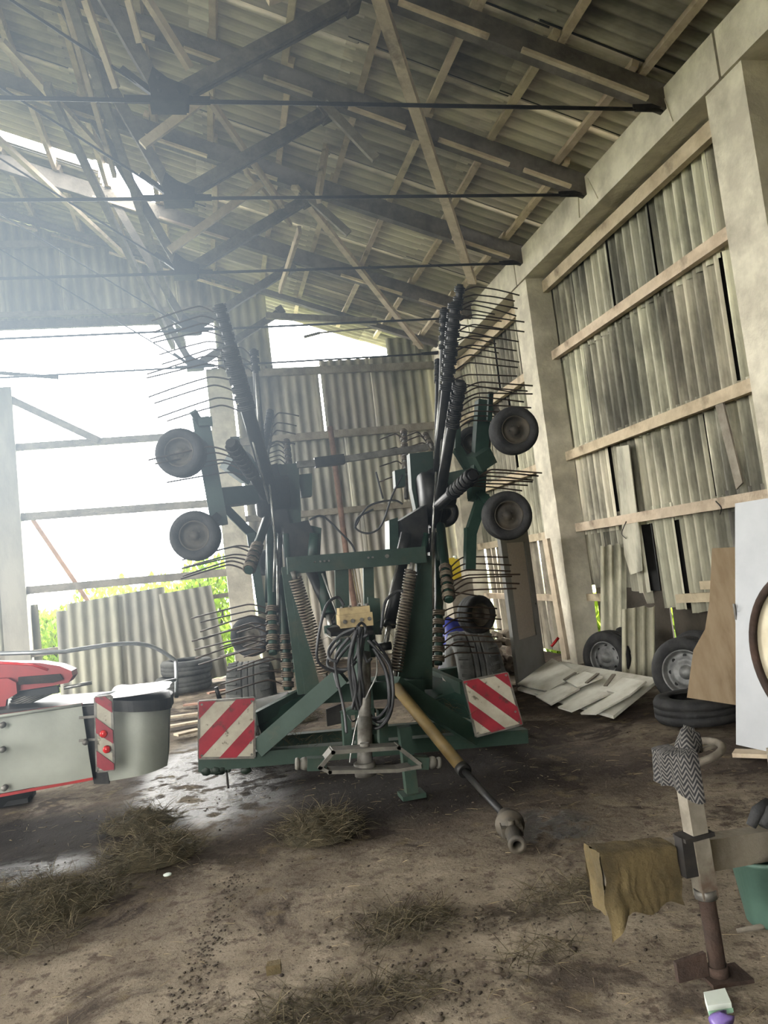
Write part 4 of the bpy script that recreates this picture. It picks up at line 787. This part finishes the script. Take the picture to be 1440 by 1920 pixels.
for pts in ([(1174, 978), (1166, 1000), (1174, 1010)], [(1342, 940), (1352, 952), (1350, 965)]):
    tag(MB().tube(smoothpath([PX(x, y, 5.08) for x, y in pts]), .006, 5).build('wire_hook', 'black_iron'), 'bent wire hook on the fourth wall rail, %s' % ('above the tall offcut' if pts[0][0] < 1200 else 'near the white door'), 'hook')

# pile of white boards
A_, B_, C_, D_ = PZ(970, 1290, .03), PZ(1050, 1240, .26), PZ(1236, 1272, .24), PZ(1150, 1342, .04)
tag(MB().prism([A_, D_, C_, B_], (0, 0, -.03)).build('white_panel', 'board_white'), 'large white panel lying tilted under the smaller broken boards', 'panel')
def onp(px, py, lift=0.):
    n = (D_-A_).cross(B_-A_).normalized(); n = n if n.z > 0 else -n; d = ray(px, py); return CAM+d*((A_-CAM).dot(n)/d.dot(n))+n*lift, n
CH = [([(972, 1286), (1037, 1238), (1088, 1266), (1030, 1300)], .012, 'greenish white board at the left of the broken board pile'), ([(1008, 1312), (1056, 1292), (1090, 1298), (1036, 1328)], .03, 'small grey-white board slipping off the pile, front left'), ([(1050, 1334), (1118, 1302), (1148, 1308), (1075, 1342)], .035, 'flat white tile on the front of the board pile'), ([(1092, 1345), (1158, 1306), (1182, 1312), (1120, 1346)], .03, 'white tile at the front right of the board pile'),
      ([(1062, 1282), (1100, 1266), (1134, 1276), (1086, 1296)], .03, 'pale board in the middle of the board pile'), ([(1140, 1300), (1170, 1275), (1214, 1282), (1180, 1310)], .012, 'cream board on the right of the board pile')]
for P, l, lab in CH:
    q = [onp(*p, l) for p in P]; mb = MB(); mb.prism([x[0] for x in q][::-1], q[0][1]*.018); tag(mb.build('broken_board', 'board_white'), lab, 'board', 'broken white boards in the pile')
for a, b, lab in (((1062, 1284), (1084, 1270), 'left'), ((1104, 1290), (1126, 1272), 'middle'), ((1140, 1296), (1156, 1274), 'right')):
    tag(MB().bar(onp(*a, .06)[0], onp(*b, .06)[0], .04, .012).build('wood_strip', 'wood_dark'), 'dark splintered strip on the white boards, %s one of three' % lab, 'wood strip')

# open door leaf, jamb board, firewood and things in the far right corner
d1 = empty('door_1', PZ(968, 1288, 0)); tag(d1, 'grey door standing ajar with a tall ribbed glass pane', 'door', None, 'structure')
b0 = PZ(968, 1288, .0); b1 = PZ(1030, 1262, .0); u = (b1-b0).normalized()*.80; h = 1.98; n = u.cross(V((0, 0, 1))).normalized()*.045
def dq(s, z): return b0+u*s+V((0, 0, z))
mb = MB()
for s0, s1, z0, z1 in ((0, .19, 0, h), (.83, 1, 0, h), (.19, .83, 0, .55), (.19, .83, h-.2, h)): mb.prism([dq(s0, z0), dq(s1, z0), dq(s1, z1), dq(s0, z1)], n)
part('door_leaf', 'door_grey', mb, d1); part('glass_pane', 'ribbed_glass', MB().prism([dq(.19, .55)+n*.3, dq(.83, .55)+n*.3, dq(.83, h-.2)+n*.3, dq(.19, h-.2)+n*.3], n*.3), d1)
part('keyhole', 'black_iron', MB().cyl(dq(.93, .95)-n*.1, dq(.93, .95)+n*1.1, .012, 8), d1)
NT += 1; tag(MB().bar(PY(1024, 1010, 10.15), PY(1062, 1236, 10.15), .05, .16, (0, 1, 0)).build('trim_%d' % NT, 'wood_pale'), 'pale plank propped beside the concrete column', kind='structure')
tag(MB().cyl(PY(1034, 1212, 10.1), PY(1047, 1196, 10.1), .02, 8).build('handle_bar', 'red_lens'), 'small red handle beside the grey door', 'handle')
k = 0
for row in range(5):
    for c in range(6):
        x = 3.62+c*.15+rnd.uniform(-.03, .03)+row*.05; y = 10.35+rnd.uniform(-.1, .1)+row*.14; z = .06+row*.105; r = rnd.uniform(.045, .062)
        mb = MB(); mb.tint = tn(.7, 1.5); a = V((x-.05, y-.16, z)); b = V((x+rnd.uniform(-.1, .1), y+.18, z+rnd.uniform(-.02, .02))); mb.tube([a, a.lerp(b, .5)+V((rnd.uniform(-.01, .01), 0, .005)), b], [r, r*1.05, r*.95], 9)
        tag(mb.build('log', 'log_bark'), 'small split log in the firewood heap behind the grey door', 'log', 'firewood heap'); k += 1
mb = MB(); c = PZ(885, 1262, 0); c = V((2.9, 9.0, 0)); mb.grid(lambda a, b: V((c.x+.42*cos(2*pi*a)*(1-.35*b**3)*(1+.12*noise.noise(V((cos(2*pi*a)*2, sin(2*pi*a)*2, b*3)))), c.y+.36*sin(2*pi*a)*(1-.35*b**3), .66*b*(1+.05*noise.noise(V((a*5, b, 0)))))), 28, 12); mb.prism([V((c.x+.27*cos(t*pi/4), c.y+.23*sin(t*pi/4), .64)) for t in range(8)], (0, 0, .02))
tag(mb.build('sack', 'sack'), 'full dark plastic sack behind the right transport tyre', 'sack')
e = empty('canister', PY(850, 1090, 10.9)); tag(e, 'yellow plastic canister standing high behind the right rotor', 'canister')
c = PY(850, 1068, 10.9); part('body', 'yellow_plastic', MB().box(c, (.16, .2, .30)).bar(c+V((-.05, 0, .15)), c+V((.05, 0, .15)), .05, .05), e); part('lid', 'paper_white', MB().cyl(c+V((.05, 0, .15)), c+V((.05, 0, .20)), .03, 12), e); part('label_patch', 'paper_white', MB().box(c+V((.082, -.03, -.05)), (.004, .1, .1)), e)
c2 = V((c.x, c.y+.02, c.z-.15)); tag(MB().box((c2.x+.05, c2.y, (c2.z)/2), (.34, .34, c2.z)).bar((c2.x-.12, c2.y-.18, c2.z-.03), (c2.x+.22, c2.y-.18, c2.z-.03), .02, .05).build('wooden_crate', 'wood_grey'), 'grey wooden box under the yellow canister in the far corner', 'box')
c = PY(846, 1150, 9.9); mb = MB(); mb.rock(V((c.x, c.y, .62)), .20, (1, .8, 1.35), 3, 14, 10, .3); tag(mb.build('plastic_bag', 'blue_plastic'), 'crumpled dark blue plastic bag behind the right rotor tines', 'bag')
mb = MB(); mb.rock(V((c.x-.04, c.y+.05, .18)), .24, (1, .9, .9), 8, 14, 10, .3); tag(mb.build('plastic_bag', 'violet_plastic'), 'violet plastic bag on the floor under the dark blue bag', 'bag')
# planks and rubbish lying behind the rake on the left
for i, (a, b, w, lab) in enumerate([((316, 1345), (372, 1338), .10, 'pale plank end on the floor behind the left warning panel'), ((318, 1362), (378, 1352), .12, 'second plank on the wet floor left of the warning panel'), ((330, 1378), (372, 1368), .14, 'curved pale offcut on the wet floor'), ((345, 1322), (420, 1314), .09, 'thin plank near the stacked tyres'), ((390, 1300), (440, 1290), .10, 'reddish plank scrap by the dusty transport tyre')]):
    a, b = PZ(*a, .03), PZ(*b, .03); tag(MB().bar(a, b, w, .025).build('plank', 'wood_red' if i in (3, 4) else 'wood_pale'), lab, 'plank')
p = PZ(410, 1330, 0); e = empty('stake', p); tag(e, 'short black handle sticking up behind the left warning panel', 'handle'); part('grip', 'machine_black', MB().tube([PY(405, 1288, 6.6), PY(412, 1312, 6.6)], [.016, .02], 8), e); part('rod', 'grimy_steel', MB().cyl(PY(411, 1308, 6.6), V((PY(411, 1308, 6.6).x, 6.6, .0)), .010, 8), e)

# ================================================================ TRAILER CORNER WITH JACK, TANK, CLOTHS
tr_ = empty('tank_trailer', (2.0, 2.9, 0)); tag(tr_, 'small tank trailer with a jack post and drawbar at the right edge', 'trailer')
J = V((1.625, 2.62, 0))
A0, A1 = PY(1122, 1622, 2.66), PY(1262, 1608, 2.67); A1 = V((A1.x, A1.y, A1.z)); E1 = PY(1450, 1578, 2.95)
mb = MB().bar(A0, A1+(A1-A0)*.06, .09, .115); mb.bar(A1, E1, .09, .115); mb.bar(E1, E1+V((1.6, .9, .05)), .09, .11); mb.bar(E1+V((.75, -.35, .0)), E1+V((.75, .9, .05)), .09, .10); part('drawbar_beam', 'wood_grey', mb, tr_)
jt, jb = PY(1283, 1428, 2.60), PY(1350, 1838, 2.60); ax = (jb-jt)
mb = MB().bar(jt, jt+ax*.62, .062, .062, (0, 1, 0)); part('jack_post', 'worn_post', mb, tr_, 'worn pale jack post')['label'] = 'worn pale square jack post'
part('jack_tube', 'rust', MB().cyl(jt+ax*.60, jt+ax*.985, .030, 18), tr_); mb = MB().cyl(jt+ax*.585, jt+ax*.625, .040, 18); part('jack_collar', 'grimy_steel', mb, tr_)
mb = MB().prism([V((jb.x-.06, jb.y-.05, .012)), V((jb.x+.09, jb.y-.07, .010)), V((jb.x+.10, jb.y+.05, .012)), V((jb.x-.05, jb.y+.06, .012))], (0, 0, .014)); mb.cyl(V((jb.x, jb.y, .015)), V((jb.x, jb.y, .06)), .036, 14); mb.prism([V((jb.x-.15, jb.y+.02, .02)), V((jb.x-.04, jb.y+.0, .03)), V((jb.x-.04, jb.y+.0, .11)), V((jb.x-.15, jb.y+.02, .09))], (0, .02, 0)); part('jack_foot', 'rust', mb, tr_)
part('jack_bracket', 'black_iron', MB().bar(jt+ax*.33+V((-.05, 0, 0)), jt+ax*.51+V((-.055, 0, 0)), .05, .05, (0, 1, 0)).bar(jt+ax*.34+V((-.07, 0, .0)), jt+ax*.34+V((.05, 0, .005)), .08, .015), tr_)
hc = PY(1296, 1411, 2.60); mb = MB(); mb.tube([hc+V((cos(t*pi/14)*.108, sin(t*pi/14)*.108, .02*cos(t*pi/14))) for t in range(28)], .014, 10, True); mb.bar(hc-V((.10, 0, .015)), hc+V((.10, 0, .01)), .022, .012); mb.cyl(hc-V((.02, 0, .05)), hc+V((-.02, 0, .03)), .022, 12); part('hand_wheel', 'wood_dark', mb, tr_, 'ring shaped hand wheel of the jack')
TC, TR_ = PY(1536, 1228, 3.05), .395; tx = V((.995, .10, 0)).normalized()
mb = MB().lathe(TC, tx, [(TR_*.96, .015), (TR_*1.0, .03), (TR_*1.0, .95), (TR_*.95, .99), (0, 1.0)], 56); mb.m = 1; mb.lathe(TC, tx, [(0, -.01), (TR_*.45, .0), (TR_*.93, .028), (TR_*.965, .02)], 56)
part('tank', ['rust', 'drum_paint'], mb, tr_, 'round tank end with flaking cream paint')
d, s_, u_ = frame(tx); part('tank_rim', 'rust', MB().tube([TC+(s_*cos(2*pi*k/56)+u_*sin(2*pi*k/56))*TR_*.985 for k in range(56)], .020, 10, True), tr_)
mb = MB()
for t in (.2, .8): q = TC+tx*t-V((0, 0, TR_)); mb.bar((q.x, q.y, q.z), (q.x, q.y, E1.z), .3, .08, (1, 0, 0)); 
part('tank_cradle', 'black_iron', mb, tr_)
wc = TC+tx*.85+V((0, .55, 0)); wc.z = .33; wheel(wc, (0, 1, 0), .33, .2, tr_, rimr=.55, rm='rim_grey'); wc2 = TC+tx*.85+V((0, -.55, 0)); wc2.z = .33; wheel(wc2, (0, 1, 0), .33, .2, tr_, rimr=.55, rm='rim_grey'); part('axle', 'black_iron', MB().bar(wc, wc2, .08, .08), tr_)
mb = MB(); P0 = PY(1412, 1548, 2.85); 
for k in range(3): mb.tube([P0+V((-.01+.035*k, -.03*k, .0)), P0+V((.03+.04*k, -.02*k, .05)), P0+V((.09+.04*k, 0, .075))], [.02, .027, .024], 10)
part('hose_coupling', 'rubber', mb, tr_)

# cloth over the drawbar end
def clothpts(a, b):
    x = A0.lerp(A1, -.06+a*1.0); s = (b-.5)*2; L0 = .055; ax_ = (A1-A0).normalized(); sd = V((ax_.y, -ax_.x, 0))
    hang = (.205+.05*noise.noise(V((a*3, 2, 0)))) if s > 0 else .17
    if a < .30 and s > 0: hang += .10*(1-a/.30)
    t = abs(s)*(L0+hang)
    off = min(t, L0); dn = max(0., t-L0); fold = .016*noise.noise(V((a*9, s*1.5, 1)))*min(1, dn*9) + (.03*sin(a*14)*dn*2.2 if a < .35 else 0)
    top = .064+.006*noise.noise(V((a*6, s*6, 5)))
    return x + sd*((off*1.03+.004+abs(fold)) * (1 if s > 0 else -1)) + V((0, 0, top - dn*.98 - (off/L0)**4*.01)) + ax_*(.02*noise.noise(V((s*4, a*3, 9)))*min(1, dn*8))
mb = MB().grid(clothpts, 44, 48); mb.grid(lambda a, b: A0+(A0-A1).normalized()*(.018+.012*noise.noise(V((a*3, b*3, 4))))+V(((A1-A0).normalized().y, -(A1-A0).normalized().x, 0))*(a-.5)*.115*(1-.15*b)+V((0, 0, .062-.22*b)), 10, 10)
tag(mb.build('cloth', 'cloth_ochre'), 'dirty ochre cloth draped over the end of the trailer drawbar', 'cloth')
# chevron cloth on the hand wheel
def chev(a, b):
    th = pi*.76+a*pi*.62; c = V((cos(th), sin(th), 0)); R0 = .124+.007*sin(a*17)+.004*noise.noise(V((a*5, b*5, 0)))
    if b < .22: k = b/.22; p = hc+c*(R0*(.55+.45*k))+V((0, 0, .022+.010*(1-k)))
    else: k = (b-.22)/.78; Lh = .10+.055*a+.015*sin(a*9); p = hc+c*(R0+.004+.010*sin(a*21)*k)+V((0, 0, .020-Lh*k))
    return p
mb = MB().grid(chev, 48, 22, True, lambda a, b: (a*.34, b*.19))
def knot(a, b):
    th = 2*pi*a; z = b; r = (.052-.022*b+.006*sin(3*th+4*b))*(1 if b < .9 else .6); return hc+V((-.012+cos(th)*r+.01*b, -.01+sin(th)*r*.8, .012+.085*z-.01*cos(th)))
mb.grid(knot, 26, 10, True, lambda a, b: (a*.26, b*.10)); base = len(mb.v)
tag(mb.build('chevron_cloth', 'chevron_cloth'), 'black and grey chevron patterned cloth hung on the jack hand wheel', 'cloth')

# bucket
bp = PZ(1478, 1748, 0); bk = empty('bucket', bp); tag(bk, 'green plastic bucket at the right edge', 'bucket')
cb = V((bp.x+.01, bp.y+.10, 0)); Rb = .13; 
part('bucket_wall', ['bucket_green', 'bucket_inside'], MB().lathe(cb, (0, 0, 1), [(0, .004), (.092, .004), (.098, .012), (.128, .255), (.137, .257), (.137, .275), (.126, .275), (.122, .255), (.092, .02), (0, .018)], 40), bk)
part('handle', 'steel', MB().tube([cb+V((.137*cos(t*pi/12), .137*sin(t*pi/12)*.55, .262-.05*sin(t*pi/12))) for t in range(13)], .004, 6), bk)
tag(MB().cyl(cb+V((-.03, .02, .03)), cb+V((-.06, .0, .33)), .018, 10).build('stick', 'wood_dark'), 'dark stick standing in the green bucket', 'stick')
tag(MB().tube([PZ(1382, 1745, .012), PZ(1425, 1738, .015), PZ(1470, 1728, .018)], [.008, .012, .013], 8).build('stick', 'wood_dark'), 'dark stick lying on the floor in front of the green bucket', 'stick')
# litter at the lower edge
a = [PZ(*q, .005) for q in ((1322, 1880), (1362, 1872), (1374, 1900), (1330, 1906))]
bx = empty('carton', a[0]); tag(bx, 'crushed white and green carton at the bottom edge', 'carton'); part('box', 'paper_white', MB().prism(a[::-1], (0, 0, .035)), bx); part('stripe', 'paper_green', MB().prism([a[3]+V((-.002, -.003, .004)), a[2]+V((.002, -.003, .004)), a[2]+V((.002, -.003, .018)), a[3]+V((-.002, -.003, .018))], (0, .002, 0)), bx)
mb = MB(); c = PZ(1352, 1912, .02); mb.rock(c, .032, (1.3, .8, .6), 5, 9, 6, .8); tag(mb.build('wrapper', 'violet_plastic'), 'crumpled violet wrapper beside the crushed carton', 'wrapper')
c = PZ(314, 1641, .004); tag(MB().lathe(c, (0, 0, 1), [(.0, .0), (.022, 0), (.024, .006), (.018, .009), (0, .008)], 18).build('jar_lid', 'paper_white'), 'small white lid on the floor near the hay', 'lid')
c = PZ(513, 1823, .0); tag(MB().prism([c+V((-.03, -.02, 0)), c+V((.03, -.025, 0)), c+V((.035, .02, 0)), c+V((-.02, .025, 0))], (0, .005, .035)).build('rubber_block', 'cloth_ochre'), 'small brown block on the floor in the front', 'block')

# ================================================================ HAY, STRAW, SOIL
def heap(px, py, rx, ry, h, nb, seed, label):
    c = PZ(px, py, 0); r = random.Random(seed); mb = MB()
    if h > .06: mb.grid(lambda a, b: V((c.x+rx*.8*cos(2*pi*a)*b, c.y+ry*.8*sin(2*pi*a)*b, h*.62*(1-b**2)*(1+.5*noise.noise(V((cos(2*pi*a)*b*3+seed, sin(2*pi*a)*b*3, 0))))-.01)), 22, 8)
    for q in range(int(nb*1.7)):
        th = r.uniform(0, 2*pi); k = r.random()**.6; p = V((c.x+rx*k*cos(th), c.y+ry*k*sin(th), max(.004, h*.7*(1-k*k)*r.uniform(.5, 1.1))))
        d = V((r.uniform(-1, 1), r.uniform(-1, 1), r.uniform(-.25, .45))); mb.tint = (r.uniform(.6, 1.5),)*3; mb.blade(p, d, r.uniform(.04, .17), r.uniform(.0018, .0038), r.uniform(0, .15))
    tag(mb.build('hay_heap', 'hay'), label, 'hay', 'hay heaps on the floor', 'stuff')
for a in ((285, 1605, .34, .30, .17, 900, 1, 'hay heap on the floor below the mower'), (60, 1700, .55, .35, .13, 1300, 2, 'large flat hay heap at the left edge'), (265, 1545, .3, .25, .12, 500, 3, 'dark hay heap under the mower end'), (600, 1560, .30, .30, .16, 900, 4, 'hay heap in front of the hitch fork'), (20, 1770, .35, .22, .05, 420, 5, 'thin hay scatter at the lower left edge'), (760, 1735, .24, .18, .04, 380, 6, 'thin hay scatter in the front middle'), (640, 1890, .4, .14, .04, 420, 7, 'trodden hay at the bottom edge'), (1090, 1680, .34, .2, .05, 380, 8, 'hay scatter under the ochre cloth'), (1010, 1790, .2, .12, .02, 90, 9, 'few hay stalks in the front right'), (540, 1350, .45, .4, .10, 700, 10, 'hay caught under the rake frame')): heap(*a)
mb = MB(); r = rnd
for k in range(1900):
    x, y = r.uniform(-2.2, 3.6), 1.9+5.5*r.random()**1.3
    p = V((x, y, floor_z(x, y)-.012)); d = V((r.uniform(-1, 1), r.uniform(-1, 1), r.uniform(-.03, .10))); mb.tint = (r.uniform(.4, 1.3),)*3; mb.blade(p, d, r.uniform(.015, .10)*(1.5 if r.random() < .04 else 1), r.uniform(.0014, .0025), r.uniform(0, .06))
tag(mb.build('loose_straw', 'straw'), 'loose straw stalks scattered over the floor', 'straw', None, 'stuff')
mb = MB()
CL = [(.61, 3.69, .24, 170), (.35, 3.05, .34, 380), (1.05, 3.5, .12, 60), (.9, 3.05, .2, 60), (1.3, 3.2, .3, 40)] + [(-.06-.26*k/14, 4.63-1.5*k/14, .05, 26) for k in range(15)]
for cx, cy, s, n in CL:
    for k in range(n): x, y = r.gauss(cx, s), r.gauss(cy, s*.6); mb.tint = tn(.6, 1.3); mb.rock((x, y, floor_z(x, y)-.015), (r.uniform(.002, .009)*(2.0 if r.random() < .07 else 1) if s > .05 else r.uniform(.002, .007)), (1.2, 1, .6), k, 6, 4)
for k in range(1400): x, y = r.uniform(-2., 3.4), 1.7+5*r.random()**1.5; mb.tint = tn(.6, 1.6); mb.rock((x, y, floor_z(x, y)-.017), r.uniform(.002, .008), (1.2, 1, .6), k, 6, 4)
tag(mb.build('soil_crumbs', 'soil'), 'dark soil crumbs trodden over the concrete floor', 'soil', None, 'stuff')

# ================================================================ REST OF THE SHELL AND DAYLIGHT
mb = MB(); corr(mb, (-13.6, -3, 0), (0, 1, 0), (0, 0, 1), 3.0, 6.2, (1, 0, 0), .028, .18); corr(mb, (-13.6, 10.5, 0), (0, 1, 0), (0, 0, 1), 4.8, 6.2, (1, 0, 0), .028, .18); corr(mb, (-13.6, 0, 5.2), (0, 1, 0), (0, 0, 1), 10.5, 1., (1, 0, 0), .028, .18)  # unseen wall; its gateway is sized for the sidelight on the right wall
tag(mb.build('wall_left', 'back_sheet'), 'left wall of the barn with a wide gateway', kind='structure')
mb = MB(); corr(mb, (-2.4, -3, 0), (1, 0, 0), (0, 0, 1), 7.6, 6.1, (0, 1, 0), .028, .18); corr(mb, (-13.6, -3, 0), (1, 0, 0), (0, 0, 1), 7.7, 6.1, (0, 1, 0), .028, .18); corr(mb, (-13.6, -3, 4.3), (1, 0, 0), (0, 0, 1), 18.8, 5., (0, 1, 0), .028, .18)  # unseen wall; its gateway is narrowed to dim the light on the rake
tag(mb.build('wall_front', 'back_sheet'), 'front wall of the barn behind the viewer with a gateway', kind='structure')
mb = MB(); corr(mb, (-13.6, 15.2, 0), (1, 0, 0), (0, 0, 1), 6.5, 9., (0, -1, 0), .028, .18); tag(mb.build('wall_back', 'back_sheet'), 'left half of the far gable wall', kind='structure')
w = bpy.data.worlds.new('sky'); bpy.context.scene.world = w; w.use_nodes = True; nt = w.node_tree
nt.nodes['Background'].inputs[0].default_value = (1.0, .985, .94, 1); nt.nodes['Background'].inputs[1].default_value = 20.0
sc = bpy.context.scene; sc.view_settings.view_transform = 'Standard'; sc.view_settings.exposure = 0.
sc.cycles.max_bounces = 7; sc.cycles.diffuse_bounces = 5; sc.cycles.volume_max_steps = 12

vw = nt.nodes; em = vw.new('ShaderNodeEmission'); em.inputs[0].default_value = (.74, .88, 1.0, 1)  # added glowing volume imitates a veil of lens glare on the left
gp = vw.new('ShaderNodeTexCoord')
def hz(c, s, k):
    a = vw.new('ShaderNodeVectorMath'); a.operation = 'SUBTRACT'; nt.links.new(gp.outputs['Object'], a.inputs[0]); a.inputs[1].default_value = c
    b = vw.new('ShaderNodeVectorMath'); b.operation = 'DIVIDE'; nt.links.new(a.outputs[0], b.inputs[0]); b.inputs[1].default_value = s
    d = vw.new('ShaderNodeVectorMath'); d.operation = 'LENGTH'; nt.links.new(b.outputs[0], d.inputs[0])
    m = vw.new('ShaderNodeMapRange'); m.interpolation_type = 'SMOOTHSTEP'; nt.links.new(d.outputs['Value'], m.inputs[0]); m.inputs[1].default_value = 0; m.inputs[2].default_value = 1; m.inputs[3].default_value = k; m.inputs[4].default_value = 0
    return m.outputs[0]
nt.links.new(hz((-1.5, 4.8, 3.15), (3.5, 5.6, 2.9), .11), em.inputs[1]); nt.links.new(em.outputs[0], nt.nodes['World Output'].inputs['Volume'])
